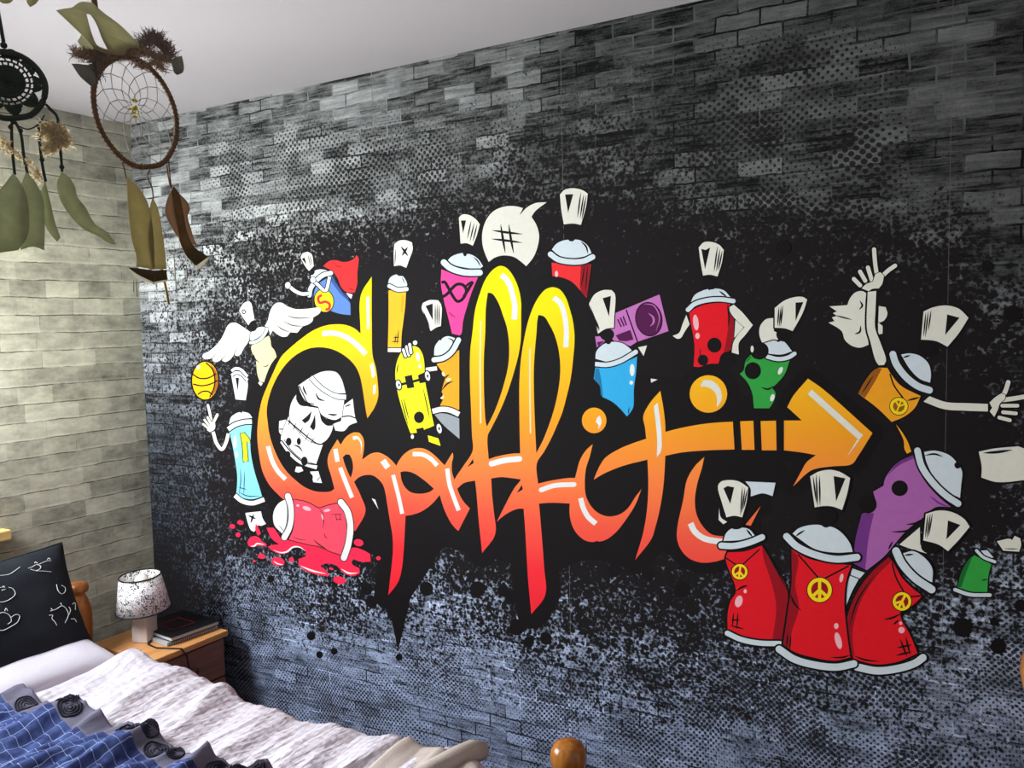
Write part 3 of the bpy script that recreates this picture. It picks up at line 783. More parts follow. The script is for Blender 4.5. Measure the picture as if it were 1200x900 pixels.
def Lc():
    F(860, 280, 5)
    def body(p):
        p.fill([(150,560),(155,510),(190,470),(235,463),(235,540),(268,555),(260,590),(165,608)], 'bone', 5)
        p.fill([(70,715),(100,678),(190,700),(260,712),(327,712),(300,790),(260,840),(225,872),(245,905),(232,955),(209,992),(119,992),(108,903),(80,840),(35,790),(57,772)], 'green', 5)
        p.line([(160,868),(200,880),(235,862)], 8, 'black', 'both'); p.line([(75,720),(100,690)], 8, 'dark_green')
        p.dot(273,772,12,24,'white',rot=25).dot(226,930,12,22,'white',rot=15)
        p.dot(112,772,48,50,'black')
    def dome(p): p.fill([(175,612),(240,595),(262,604),(275,598),(295,602),(342,658),(280,677),(205,672)], 'pale', 6); p.fill([(285,590),(300,588),(300,602)], 'bone')
    def collar(p): p.line([(198,690),(260,704),(320,694),(356,672)], 24, 'pale', ol=7, rnd=True); p.dot(150,655,55,52,'black'); p.dot(108,645,9,20,'bone')
    def cap(p):
        p.dot(295,560,46,42,'black')
        p.fill([(240,405),(290,365),(350,342),(405,340),(430,355),(410,420),(380,480),(345,540),(300,524),(240,520)], 'bone', 8)
        p.fill([(362,373),(408,370),(362,482)], 'black', ang=10)
        for l in ([(288,390),(275,512)], [(265,400),(257,512)], [(278,395),(266,515)]): p.line(l, 7, 'black', 'both')
    can(body, 'green spray can printed right of the armed red can', [('dome', dome), ('collar', collar), ('cap', cap)])
LAYER[0] = 60
Lc()

def M():
    F(860, 280, 5)
    p = Print('splat_bubble')
    p.fill([(560,395),(665,388),(680,350),(710,315),(750,305),(780,320),(775,500),(790,620),(740,637),(690,625),(650,590),(632,540),(555,490),(590,482),(575,460),(605,450),(580,435),(605,425)], 'bone', 4)
    p.line([(738,362),(753,390),(735,414)], 9, 'black', 'both'); p.line([(744,508),(738,545),(708,557)], 9, 'black', 'both'); p.line([(595,448),(692,473)], 7, 'black', 'both')
    p.fill([(850,393),(890,400),(900,440),(880,478),(846,492)], 'bone', 5); p.fill([(845,488),(872,510),(872,555),(846,560)], 'bone', 5)
    p.done(mural, 'pale splat shape printed behind the raised white arm')
    def medal(p):
        p.dot(467,680,52,50,'yellow',ol=4); ring(p,467,680,46,44,20)
    def ring(p,cx,cy,rx,ry,rot):
        p.dot(cx,cy,rx*.74,ry*.74,'brown'); 
        for a in (90,220,320,270):
            t=R(a+rot); p.line([(cx,cy),(cx+rx*.9*math.cos(t),cy+ry*.9*math.sin(t))], rx*.2, 'yellow')
    def body(p):
        F(960, 340, 5)
        p.fill([(335,460),(400,455),(420,490),(480,560),(595,620),(560,690),(500,740),(425,772),(340,690),(228,605),(270,530)], 'orange', 7)
        p.fill([(335,460),(368,458),(330,530),(268,632),(228,605),(270,530)], 'brown'); p.line([(318,500),(250,606)], 6, 'black', 'both')
        p.line([(415,490),(440,560),(492,632)], 9, 'black'); p.line([(515,647),(592,627)], 9, 'black', 'both')
        p.fill([(450,785),(485,830),(520,890),(540,945),(515,958),(500,930),(495,880)], 'orange', 5)
    def dome(p): p.fill([(480,377),(530,370),(590,385),(640,430),(655,490),(650,542),(590,520),(530,460)], 'pale', 8); p.line([(490,395),(535,382)], 8, 'black', 'both')
    def collar(p): p.line([(432,376),(450,430),(510,510),(580,563),(646,586)], 40, 'pale', ol=9, rnd=True)
    def cap(p):
        p.dot(640,345,60,50,'black')
        p.fill([(612,125),(670,100),(750,90),(820,110),(875,162),(820,250),(752,332),(690,300),(640,292),(597,290)], 'bone', 10)
        p.fill([(750,142),(822,162),(738,264)], 'black', ang=10)
        for l in ([(625,130),(612,272)], [(640,122),(622,275)], [(656,118),(640,235)]): p.line(l, 7, 'black', 'both')
    def arm(p):
        F(860, 280, 5)
        p.fill([(785,310),(835,305),(830,420),(828,520),(860,610),(892,710),(880,738),(850,740),(832,715),(800,600),(780,525)], 'bone', 10)
    def hand(p):
        for a in ([(704,235),(740,272)], [(740,192),(770,245)], [(786,168),(808,240)], [(822,62),(828,140),(838,210)], [(945,157),(905,185),(862,225)]): p.line(a, 24, 'bone', rnd=True, ol=9)
        p.fill([(750,290),(775,265),(815,250),(830,205),(858,195),(880,215),(870,262),(850,290),(815,292),(790,306)], 'bone', 4)
    def arm2(p):
        F(1060, 340, 5.63)
        p.fill([(125,735),(165,700),(275,738),(415,745),(550,750),(550,800),(400,795),(260,785)], 'bone', 9, ang=20)
    def hand2(p):
        for a in ([(645,762),(745,762)], [(650,805),(735,813)], [(625,840),(695,858)]): p.line(a, 24, 'bone', rnd=True, ol=9)
        for a in ([(684,608),(668,660),(640,715)], [(640,725),(720,715),(795,702)]): p.line(a, 30, 'bone', rnd=True, ol=9)
        p.fill([(560,742),(600,705),(640,680),(665,690),(662,718),(630,748),(615,790),(592,836),(562,800),(578,775)], 'bone', 4)
        F(960, 340, 5)
    can(body, 'orange spray can leaning right printed with raised arm and peace medal', [('medal', medal), ('dome', dome), ('collar', collar), ('cap', cap), ('arm', arm), ('hand', hand), ('arm', arm2), ('hand', hand2)])
LAYER[0] = 60
M()

def peace(p, cx, cy, r_, rot=0):
    p.dot(cx, cy, r_+5, r_+5, 'black').dot(cx, cy, r_, r_, 'yellow').dot(cx, cy, r_*.70, r_*.70, 'dark_red')
    for a in (-90, 90, 42, 138):
        t = R(a+rot); p.line([(cx, cy), (cx+r_*.85*math.cos(t), cy+r_*.85*math.sin(t))], r_*.26, 'yellow')

def Nn():
    F(960, 500, 5)
    def body(p):
        p.fill([(550,165),(570,230),(620,320),(700,410),(772,470),(680,472),(600,540),(520,600),(440,690),(380,760),(280,840),(200,800),(210,690),(250,510),(318,496),(337,455),(325,410),(317,380),(352,360),(378,345),(382,318),(400,280),(460,210)], 'purple', 7)
        p.fill([(250,510),(322,505),(292,640),(270,836),(200,800),(212,665)], 'dark_purple'); p.fill([(550,165),(555,185),(470,225),(400,285),(460,210)], 'dark_purple')
        p.dot(472,360,48,46,'black').dot(285,455,53,53,'black')
        p.line([(510,572),(560,566),(602,542)], 9, 'black', 'both'); p.line([(425,615),(500,612),(565,588)], 9, 'black', 'both'); p.line([(650,405),(700,445),(760,470)], 9, 'dark_purple', 'both'); p.line([(432,670),(405,720)], 9, 'black', 'both')
        p.fill([(470,690),(590,588),(592,690),(642,716),(630,742),(540,716),(500,702)], 'bone', 6)
    def base(p):
        F(820, 540, 5)
        p.fill([(890,628),(967,655),(935,692),(885,668)], 'pale', 6); p.fill([(880,672),(932,692),(890,770),(850,872),(845,790)], 'pale', 6)
        F(960, 500, 5)
    def dome(p): p.fill([(615,147),(680,140),(760,165),(800,202),(837,260),(832,340),(825,417),(740,372),(670,290),(630,210)], 'pale', 8); p.line([(620,168),(675,160),(725,175)], 9, 'black', 'both'); p.dot(812,225,20,20,'black')
    def collar(p): p.line([(576,140),(600,230),(660,320),(740,400),(814,450)], 38, 'pale', ol=9, rnd=True)
    def cap(p):
        F(1080, 500, 4.286)
        p.fill([(287,125),(360,110),(485,98),(540,118),(560,262),(380,278),(300,255),(302,200)], 'bone', 9, ang=25)
        p.line([(310,132),(380,127),(455,116)], 11, 'black', 'both'); p.line([(287,127),(400,112),(485,100)], 5, 'pale')
    can(body, 'large purple spray can printed leaning behind the red trio', [('base_ring', base), ('dome', dome), ('collar', collar), ('cap', cap)])
LAYER[0] = 150
Nn()

def hashm(p, ls, w=7):
    for l in ls: p.line(l, w, 'black', 'both')

def Oo():
    # left can
    def body(p):
        F(820, 540, 5); p.fill([(268,120),(445,128),(428,206),(370,190),(300,208),(298,160)], 'pale', 5); p.fill([(115,275),(125,330),(162,357),(140,371),(112,345)], 'bone', 4)
        F(840, 620, 4.615)
        p.fill([(50,165),(60,125),(150,120),(245,88),(300,180),(382,332),(370,450),(352,597),(230,592),(130,570),(60,540),(60,460),(75,390),(105,335)], 'red', 9)
        p.fill([(245,88),(300,180),(382,332),(352,595),(302,597),(322,420),(300,300),(255,160)], 'dark_red')
        p.line([(262,110),(330,230),(382,330)], 6, 'black', 'both')
        p.line([(50,155),(105,192)], 8, 'black'); p.line([(142,190),(232,108)], 8, 'black')
        p.line([(103,335),(140,312),(170,305)], 9, 'black', 'both'); p.dot(120,390,20,32,'blush',rot=15).dot(155,335,9,11,'blush')
        hashm(p, ([(92,450),(85,530)], [(115,450),(110,538)], [(78,490),(128,492)], [(72,520),(150,540)]))
    def base(p): F(840, 620, 4.615); p.line([(58,562),(130,595),(230,615),(342,618)], 28, 'pale', ol=9, rnd=True)
    def medal(p): F(840, 620, 4.615); peace(p, 125, 230, 42, 8)
    def dome(p): F(820, 540, 5); p.fill([(140,468),(155,425),(190,395),(240,390),(290,400),(328,442),(250,462),(190,467)], 'pale', 8); p.line([(275,400),(310,445)], 9, 'black', 'both')
    def collar(p): F(820, 540, 5); p.line([(128,496),(200,498),(290,478),(366,447)], 36, 'pale', ol=9, rnd=True)
    def cap(p):
        F(820, 540, 5); p.dot(215,365,48,36,'black')
        p.fill([(108,150),(125,122),(170,112),(230,120),(285,155),(275,240),(250,330),(205,321),(158,330),(130,240)], 'bone', 9)
        p.fill([(140,160),(165,147),(203,155),(180,252)], 'black', ang=20)
        for l in ([(252,150),(240,322)], [(266,160),(248,305)], [(279,168),(258,282)]): p.line(l, 7, 'black', 'both')
    can(body, 'left red spray can of the trio printed with small peace medal', [('base_ring', base), ('medal', medal), ('dome', dome), ('collar', collar), ('cap', cap)])
    # right can
    def body(p):
        F(840, 620, 4.615)
        p.fill([(930,150),(960,190),(1000,260),(1060,320),(1112,360),(1060,410),(990,450),(1000,490),(1040,560),(1086,670),(980,715),(860,730),(742,702),(700,560),(705,490),(760,340),(840,230)], 'red', 9)
        p.fill([(930,150),(945,172),(860,260),(775,400),(735,560),(745,690),(715,640),(702,500),(760,340),(840,230)], 'dark_red'); p.line([(850,250),(760,390),(720,520)], 7, 'black', 'both')
        p.line([(948,180),(970,260),(1012,338)], 9, 'black'); p.line([(1045,366),(1112,358)], 9, 'black')
        p.line([(905,488),(950,478),(1000,455)], 9, 'black', 'both'); p.line([(955,515),(985,490)], 9, 'black', 'both'); p.dot(1000,545,17,17,'blush').dot(995,508,8,9,'blush')
        hashm(p, ([(992,592),(1030,690)], [(1022,580),(1047,680)], [(975,640),(1055,625)], [(968,682),(1055,662)]), 9)
        p.line([(745,685),(800,705),(880,715)], 8, 'black', 'both')
    def base(p): F(840, 620, 4.615); p.line([(760,745),(870,765),(1000,748),(1075,722),(1115,694)], 40, 'pale', ol=9, rnd=True)
    def medal(p): F(840, 620, 4.615); peace(p, 1002, 390, 50, 28)
    def dome(p): F(840, 620, 4.615); p.fill([(1008,130),(1060,118),(1120,150),(1165,210),(1166,286),(1100,262),(1040,192)], 'pale', 9); p.line([(1015,140),(1065,135)], 8, 'black', 'both')
    def collar(p): F(840, 620, 4.615); p.line([(970,118),(1000,182),(1070,262),(1162,325)], 42, 'pale', ol=9, rnd=True)
    def cap(p):
        F(960, 500, 5); p.dot(655,700,58,44,'black')
        p.fill([(625,510),(700,490),(780,500),(850,540),(882,585),(820,660),(755,728),(700,690),(610,665)], 'bone', 10)
        p.fill([(755,548),(828,575),(745,660)], 'black', ang=10)
        for l in ([(638,512),(622,650)], [(652,508),(632,655)], [(664,506),(642,640)]): p.line(l, 7, 'black', 'both')
    can(body, 'right red spray can of the trio printed bending right', [('base_ring', base), ('medal', medal), ('dome', dome), ('collar', collar), ('cap', cap)])
    # middle can
    def body(p):
        F(840, 620, 4.615)
        p.fill([(405,108),(500,160),(600,180),(727,195),(700,280),(690,400),(702,540),(722,692),(640,710),(520,692),(420,662),(360,622),(385,450),(405,300)], 'red', 10)
        p.fill([(405,108),(440,150),(425,300),(445,420),(405,560),(392,645),(360,622),(385,450),(405,300)], 'dark_red')
        p.line([(440,135),(555,268)], 9, 'black'); p.line([(580,268),(715,198)], 9, 'black'); p.line([(400,350),(420,400),(458,442)], 9, 'black', 'both')
        p.dot(675,263,10,24,'blush',rot=12).dot(647,523,12,16,'blush').dot(658,602,17,46,'blush',rot=-14)
        p.line([(385,560),(378,640)], 7, 'black', 'both'); p.line([(402,570),(395,655)], 7, 'black', 'both'); p.line([(615,692),(680,692),(722,680)], 8, 'black', 'both')
    def base(p): F(840, 620, 4.615); p.line([(338,648),(420,702),(540,735),(650,745),(742,727)], 38, 'pale', ol=9, rnd=True)
    def medal(p): F(840, 620, 4.615); peace(p, 557, 328, 66, 0)
    def dome(p): F(820, 540, 5); p.fill([(545,425),(580,395),(650,375),(710,376),(735,390),(765,384),(820,410),(880,480),(897,532),(800,537),(680,517),(590,460)], 'pale', 9); p.line([(618,405),(585,425),(565,440)], 9, 'black', 'both')
    def collar(p): F(820, 540, 5); p.line([(510,442),(570,500),(680,550),(800,575),(922,564)], 40, 'pale', ol=10, rnd=True)
    def cap(p):
        F(820, 540, 5); p.dot(745,325,62,48,'black'); p.dot(745,370,20,20,'black')
        p.fill([(648,90),(700,62),(770,52),(830,68),(882,100),(865,190),(835,287),(780,267),(725,264),(675,272)], 'bone', 10)
        p.fill([(785,88),(855,102),(800,237)], 'black', ang=10)
        for l in ([(665,90),(685,245)], [(683,80),(692,268)], [(702,85),(706,262)]): p.line(l, 8, 'black', 'both')
    can(body, 'middle red spray can of the trio printed with big peace medal', [('base_ring', base), ('medal', medal), ('dome', dome), ('collar', collar), ('cap', cap)])

def Pp():
    def body(p):
        F(1080, 500, 4.286)
        p.fill([(265,645),(350,690),(335,750),(330,832),(250,827),(180,805),(200,730),(235,670)], 'green', 6)
        p.fill([(255,655),(225,730),(200,805),(180,805),(200,730),(235,670)], 'dark_green'); p.line([(300,772),(332,765)], 5, 'black', 'both')
    def dome(p): p.fill([(298,622),(330,620),(362,657),(330,658)], 'pale', 5)
    def collar(p): p.line([(276,622),(310,655),(368,678)], 15, 'pale', ol=6, rnd=True)
    def base(p): p.line([(168,818),(240,842),(343,845)], 18, 'pale', ol=6, rnd=True)
    def cap(p): p.fill([(378,575),(440,562),(455,568),(468,548),(495,560),(500,592),(490,627),(410,622),(395,600)], 'bone', 8); p.line([(415,612),(485,614)], 4, 'black', 'both')
    can(body, 'small green spray can printed right of the red trio', [('base_ring', base), ('dome', dome), ('collar', collar), ('cap', cap)])
LAYER[0] = 60
Pp()

# ------------------------------------------------------------------ the lettering itself
LAYER[0] = 220
F(0, 0, 1)
NAMES = {'G': 'letter_g', 'ra': 'letters_r_a', 'f1': 'letter_f', 'f2': 'letter_f', 'i1': 'letter_i', 't': 'letter_t', 'bar1': 'crossbar_dash', 'bar2': 'crossbar_dash', 'arrow': 'arrowhead', 'i2': 'letter_i', 'i2b': 'letter_tail'}
root = None
lett = Print('graffiti_lettering')
P, H = LET['G']; lett.fill(P, 'letter')
lettering = lett.done(mural, 'word Graffiti in brush letters fading yellow to orange to red, ending in an arrow')
for k, (P, H) in LET.items():
    if k == 'G': continue
    q = Print(NAMES[k]); q.fill(P, 'letter', holes=H, ang=10 if 'bar' in k else 48); q.done(lettering)
q = Print('letter_dot'); q.dot(696.6,492.6,14.4,15,'letter'); q.fill([(703,486.6),(705,492),(704.4,498),(701,503.4),(701.4,498),(698.4,494.6),(700,489.6)], 'white'); q.done(lettering)
q = Print('letter_dot'); q.dot(830.4,461.6,22,22,'letter'); q.fill([(820.6,452.4),(825,445),(834,446),(842,452),(846,462),(845,470),(840,477.6),(840.6,468),(838,460),(832,455),(826,453)], 'bone'); q.done(lettering)
class _H:
    def fill(s, *a, **k): q = Print('highlight'); q.fill(*a, **k); q.done(lettering, 'white highlight stroke')
    def line(s, *a, **k): q = Print('highlight'); q.line(*a, **k); q.done(lettering, 'white highlight stroke')
hl = _H()
W = 'white'
hl.line([(378,391),(392,390.5),(406,395),(418,403.5),(429,415)], 6, W)
hl.fill([(429.6,348),(433,347),(433.4,385),(430.4,386)], W); hl.fill([(434,428),(437.6,425),(440.4,440),(436.6,443)], W); hl.fill([(437.6,452),(441,450),(440.6,461),(437.4,462)], W)
hl.line([(314.5,523),(319,539),(326,552),(335,561.5)], 5, W); hl.line([(393.4,526),(396,541)], 5, W); hl.line([(399,548),(406,566),(413,583)], 5, W)
hl.line([(414,513.4),(419.5,513),(423.5,519),(423.5,532)], 4.6, W, 'end'); hl.line([(449,539.5),(455,548)], 7, W); hl.line([(461,556.5),(466.6,578),(471.8,602)], 4.6, W)
hl.line([(484,532),(495.5,532.5),(505.6,538),(512.6,545.5)], 5, W); hl.line([(524.4,549),(527,567),(532.6,584),(538,598)], 5, W); hl.fill([(436,584),(440,585.2),(444,597)], W)
hl.line([(588,322),(595.6,330),(600.6,344),(603.6,358),(603,374.5)], 6.4, W, None); hl.line([(563.8,376),(563,420),(563.6,496)], 1.8, 'peach')
hl.line([(649,348.6),(656.6,355),(661.6,368),(664,388),(663.4,407)], 6, W, None); hl.line([(621.4,408),(621.2,450),(622,508)], 1.8, 'peach')
hl.line([(576.4,543.4),(592,539.4),(609,537.6)], 6.6, W, rnd=True); hl.line([(634.6,574),(649.5,569),(673,567.6)], 5.6, W, rnd=True)
hl.line([(680.7,583.6),(684,595.5),(689.6,605.6),(698.6,613.6)], 6, W)
hl.fill([(766.4,476),(771,471.6),(773.4,488),(775.4,508),(775,528),(770,535.6),(770.4,516),(769,498)], W)
hl.line([(949,459),(1009,512.7)], 7.4, 'bone'); hl.line([(1006,515.4),(992,536)], 2.4, 'bone', 'end')
hl.line([(809.4,613),(814.7,623),(826,631),(848,635)], 7, W)
LAYER[0] = 330
Oo()

# ---- fallen red can on its paint puddle, in front of the G
def Q():
    F(255, 580, 6.667)
    p = Print('paint_puddle')
    p.fill([(385,255),(440,255),(480,310),(500,345),(560,350),(800,400),(960,470),(1060,410),(1130,425),(1195,460),(1200,520),(1130,522),(1060,500),(1048,520),(1060,545),(1110,570),(1115,610),(1060,632),(980,602),(930,550),(850,535),(805,553),(860,600),(870,635),(780,622),(690,590),(640,550),(635,500),(690,480),(692,440),(640,405),(590,415),(550,450),(500,460),(440,440),(395,405),(430,390),(485,385),(430,345),(400,290)], 'puddle')
    p.fill([(235,370),(250,340),(290,320),(330,335),(350,360),(387,385),(380,402),(320,395),(270,407),(245,395)], 'puddle')
    for l in ([(440,430),(500,450),(550,440),(590,408),(640,406),(690,438)], [(650,552),(740,590),(850,615)], [(970,577),(1030,610),(1100,607)], [(262,398),(290,398),(310,380),(370,388)]): p.line(l, 10, 'white', 'both')
    for x, y, a, b in ((118,245,22,18),(182,215,26,18),(163,310,19,19),(347,478,30,20),(475,520,52,34),(580,505,20,18),(890,575,18,10),(955,665,50,30),(1105,372,38,28),(290,515,11,8),(1260,493,18,16)): p.dot(x, y, a, b, 'puddle', rot=12)
    p.line([(440,515),(470,535),(515,545)], 7, 'white', 'both')
    p.done(mural, 'red paint puddle with drops printed under the fallen can')
    def body(p):
        p.fill([(590,35),(680,50),(740,75),(795,103),(860,83),(947,63),(990,140),(1010,240),(1000,360),(970,467),(890,442),(800,402),(720,387),(558,347),(590,280),(605,160)], 'coral', 6)
        p.line([(797,104),(825,150),(832,200),(825,265)], 6, 'black', 'both'); p.line([(750,345),(800,390),(860,425)], 7, 'black', 'both'); p.line([(835,295),(845,325),(862,342)], 5, 'black', 'both'); p.line([(585,325),(640,345),(700,352)], 4, 'black', 'both')
        p.dot(700,105,34,16,'blush',rot=20).dot(630,82,12,10,'blush').dot(858,120,26,11,'blush',rot=-10).dot(822,170,7,24,'blush',rot=-15)
        hashm(p, ([(880,152),(980,150)], [(925,150),(935,205)], [(955,140),(965,205)], [(925,190),(975,190)]), 4)
    def dome(p): p.fill([(535,33),(480,65),(445,120),(436,180),(450,240),(507,300),(545,250),(555,140)], 'white', 6); p.line([(480,235),(525,285)], 4, 'black', 'both')
    def collar(p): p.line([(552,8),(572,80),(575,180),(560,260),(525,330)], 46, 'white', ol=6, rnd=True); p.line([(548,30),(556,140),(548,230),(520,300)], 4, 'black', 'both')
    def base(p): p.line([(966,55),(1018,130),(1040,250),(1025,380),(990,490)], 48, 'white', ol=6, rnd=True); p.line([(985,110),(1015,230),(1000,360)], 4, 'hair', 'both')
    def cap(p):
        p.fill([(220,140),(260,135),(342,127),(355,180),(382,225),(345,240),(320,235),(290,287),(265,275),(240,220)], 'white', 5)
        p.line([(244,160),(302,186)], 12, 'black', 'both'); p.line([(286,148),(262,218)], 12, 'black', 'both')
        p.fill([(302,222),(325,260),(342,302),(320,317),(298,270)], 'puddle')
    can(body, 'fallen red spray can printed lying on the paint puddle', [('dome', dome), ('collar', collar), ('base_ring', base), ('cap', cap)])
LAYER[0] = 330
Q()
F(0, 0, 1)
for x, y, a in ((918,290,9),(1187,368,10),(1157,312,7),(375,767,4),(365,745,5),(392,763,4),(436,705,7),(560,690,9),(590,692,7),(318,678,4),(1128,735,11),(1170,757,9),(1196,709,7),(1165,728,5),(700,640,6),(1090,690,6)):
    p = Print('ink_spot'); p.dot(x, y, a, a*1.02, 'black'); p.done(mural)
# ------------------------------------------------------------------ room shell
def left_paper():
    m = bpy.data.materials.new('pale_brick_wallpaper'); m.use_nodes = True
    nt = m.node_tree; N = nt.nodes.new; L = nt.links.new
    b = nt.nodes['Principled BSDF']; b.inputs['Roughness'].default_value = .65; b.inputs['Specular IOR Level'].default_value = .2
    tc = N('ShaderNodeTexCoord'); sx = N('ShaderNodeSeparateXYZ'); L(tc.outputs['Object'], sx.inputs[0])
    cb = N('ShaderNodeCombineXYZ'); L(sx.outputs['Y'], cb.inputs['X']); L(sx.outputs['Z'], cb.inputs['Y'])
    def noise(s, d=4, sc=(1, 1, 1), off=(0, 0, 0)):
        mp = N('ShaderNodeMapping'); mp.inputs['Scale'].default_value = sc; mp.inputs['Location'].default_value = off
        n = N('ShaderNodeTexNoise'); n.inputs['Scale'].default_value = s; n.inputs['Detail'].default_value = d; n.inputs['Roughness'].default_value = .6
        L(cb.outputs[0], mp.inputs[0]); L(mp.outputs[0], n.inputs['Vector']); return n.outputs['Fac']
    def ma(op, a, b_=None, c=None):
        n = N('ShaderNodeMath'); n.operation = op
        for i, v in enumerate((a, b_, c)):
            if v is None: continue
            if isinstance(v, (int, float)): n.inputs[i].default_value = v
            else: L(v, n.inputs[i])
        return n.outputs[0]
    cw = N('ShaderNodeCombineXYZ'); L(ma('MULTIPLY', ma('SUBTRACT', noise(6), .5), .012), cw.inputs['X']); L(ma('MULTIPLY', ma('SUBTRACT', noise(8, 3, off=(3, 3, 0)), .5), .016), cw.inputs['Y'])
    va = N('ShaderNodeVectorMath'); va.operation = 'ADD'; L(cb.outputs[0], va.inputs[0]); L(cw.outputs[0], va.inputs[1])
    def brick(off, ms, sm):
        mp = N('ShaderNodeMapping'); mp.inputs['Location'].default_value = off; L(va.outputs[0], mp.inputs[0])
        br = N('ShaderNodeTexBrick'); L(mp.outputs[0], br.inputs['Vector'])
        br.inputs['Scale'].default_value = 1; br.inputs['Brick Width'].default_value = .205; br.inputs['Row Height'].default_value = .0635
        br.inputs['Mortar Size'].default_value = ms; br.inputs['Mortar Smooth'].default_value = sm
        br.inputs['Color1'].default_value = (0, 0, 0, 1); br.inputs['Color2'].default_value = (1, 1, 1, 1); br.inputs['Mortar'].default_value = (.5, .5, .5, 1)
        return br
    br = brick((0, 0, 0), .0016, .6); bw = N('ShaderNodeRGBToBW'); L(br.outputs['Color'], bw.inputs[0])
    br.squash = .62; br.squash_frequency = 3; br.offset = .37
    # joint only along the courses, broken; a pale lip above it
    sv = N('ShaderNodeSeparateXYZ'); L(va.outputs[0], sv.inputs[0])
    fz = ma('FRACT', ma('DIVIDE', sv.outputs['Y'], .0635))
    def band(lo_, hi_):
        n = N('ShaderNodeMapRange'); n.interpolation_type = 'SMOOTHSTEP'; L(fz, n.inputs[0]); n.inputs[1].default_value = lo_; n.inputs[2].default_value = hi_; return n.outputs[0]
    dark = ma('SUBTRACT', 1.0, band(.015, .07)); lip = ma('MULTIPLY', band(.04, .08), ma('SUBTRACT', 1.0, band(.10, .20)))
    def sm(x, lo_, hi_):
        n = N('ShaderNodeMapRange'); n.interpolation_type = 'SMOOTHSTEP'; L(x, n.inputs[0]); n.inputs[1].default_value = lo_; n.inputs[2].default_value = hi_; return n.outputs[0]
    v = ma('MULTIPLY_ADD', bw.outputs[0], .26, .38)
    v = ma('ADD', v, ma('MULTIPLY', ma('SUBTRACT', noise(9, 6, (.7, 1, 1)), .5), .50))
    v = ma('ADD', v, ma('MULTIPLY', ma('SUBTRACT', noise(60, 3), .5), .22))
    v = ma('ADD', v, ma('MULTIPLY', ma('SUBTRACT', noise(22, 5, (.6, 1.3, 1), (2, 5, 0)), .5), .60))
    v = ma('ADD', v, ma('MULTIPLY', lip, .10))
    v = ma('SUBTRACT', v, ma('MULTIPLY', ma('MULTIPLY', dark, sm(noise(9, 3, (1, .5, 1), (8, 1, 0)), .36, .55)), .42))
    v = ma('SUBTRACT', v, ma('MULTIPLY', ma('MULTIPLY', br.outputs['Fac'], sm(noise(14, 3, off=(8, 1, 0)), .45, .65)), .22))
    cr = N('ShaderNodeValToRGB'); e = cr.color_ramp.elements
    e[0].position = .08; e[0].color = (*lin((62, 60, 52)), 1); e[1].position = .80; e[1].color = (*lin((212, 210, 190)), 1)
    L(v, cr.inputs['Fac']); L(cr.outputs['Color'], b.inputs['Base Color'])
    return m

YB = -3.3; XR = 4.3
paint = mat('white_wall_paint', (214, 210, 206), .8, .1)
def shell(name, boxes, m):
    bm = bmesh.new()
    for b_ in boxes: box(bm, *b_)
    o = from_bm(name, bm, m); o['kind'] = 'structure'; return o
shell('wall_back', [(-.2, XR+.2, 0, .2, 0, 2.6)], mat('plaster', (150, 148, 146), .8))
WY0, WY1, WZ0, WZ1 = -2.0, -.72, .915, 2.08
shell('wall_left', [(-.2, 0, YB, WY0, 0, CEIL), (-.2, 0, WY1, 0, 0, CEIL), (-.2, 0, WY0, WY1, 0, WZ0), (-.2, 0, WY0, WY1, WZ1, CEIL)], left_paper())
shell('wall_right', [(XR, XR+.2, YB, 0, 0, CEIL)], paint)
shell('wall_front', [(-.2, XR+.2, YB-.2, YB, 0, CEIL)], paint)
def ceiling_mat():
    return mat('ceiling_paint', (196, 191, 192), .85, .1, bump=.12, bscale=90)
shell('ceiling', [(-.2, XR+.2, YB-.2, .2, CEIL, CEIL+.15)], ceiling_mat())
shell('floor', [(-.2, XR+.2, YB-.2, .2, -.1, 0)], wood('floor_boards', (120, 84, 56), (160, 116, 78), 'X', 5))
# window in the left wall: frame, sash bars, panes, sill
pvc = mat('white_window_plastic', (236, 236, 234), .35, .5)
bm = bmesh.new()
for b_ in ((-.05, -.008, WY0, WY1, WZ0, WZ0+.05), (-.05, -.008, WY0, WY1, WZ1-.05, WZ1), (-.05, -.008, WY0, WY0+.05, WZ0+.05, WZ1-.05), (-.05, -.008, WY1-.05, WY1, WZ0+.05, WZ1-.05), (-.048, -.012, -1.385, -1.335, WZ0+.05, WZ1-.05)): box(bm, *b_, bev=.004)
win = from_bm('window_1', bm, pvc); win['kind'] = 'structure'
gl = bpy.data.materials.new('window_glass'); gl.use_nodes = True
nt = gl.node_tree; nt.nodes.clear()
o_ = nt.nodes.new('ShaderNodeOutputMaterial'); t_ = nt.nodes.new('ShaderNodeBsdfTransparent'); g_ = nt.nodes.new('ShaderNodeBsdfGlossy'); mx_ = nt.nodes.new('ShaderNodeMixShader'); fr_ = nt.nodes.new('ShaderNodeFresnel')
g_.inputs['Roughness'].default_value = .02
nt.links.new(fr_.outputs[0], mx_.inputs[0]); nt.links.new(t_.outputs[0], mx_.inputs[1]); nt.links.new(g_.outputs[0], mx_.inputs[2]); nt.links.new(mx_.outputs[0], o_.inputs[0])
for y0, y1 in ((WY0+.05, -1.385), (-1.335, WY1-.05)):
    bm = bmesh.new(); box(bm, -.033, -.028, y0, y1, WZ0+.05, WZ1-.05); from_bm('pane', bm, gl, win)
bm = bmesh.new(); box(bm, .001, .055, -2.13, -.587, .880, .915, bev=.004)
sill = from_bm('window_sill', bm, wood('pine_sill', (214, 176, 104), (240, 208, 140), 'Y', 5), win)

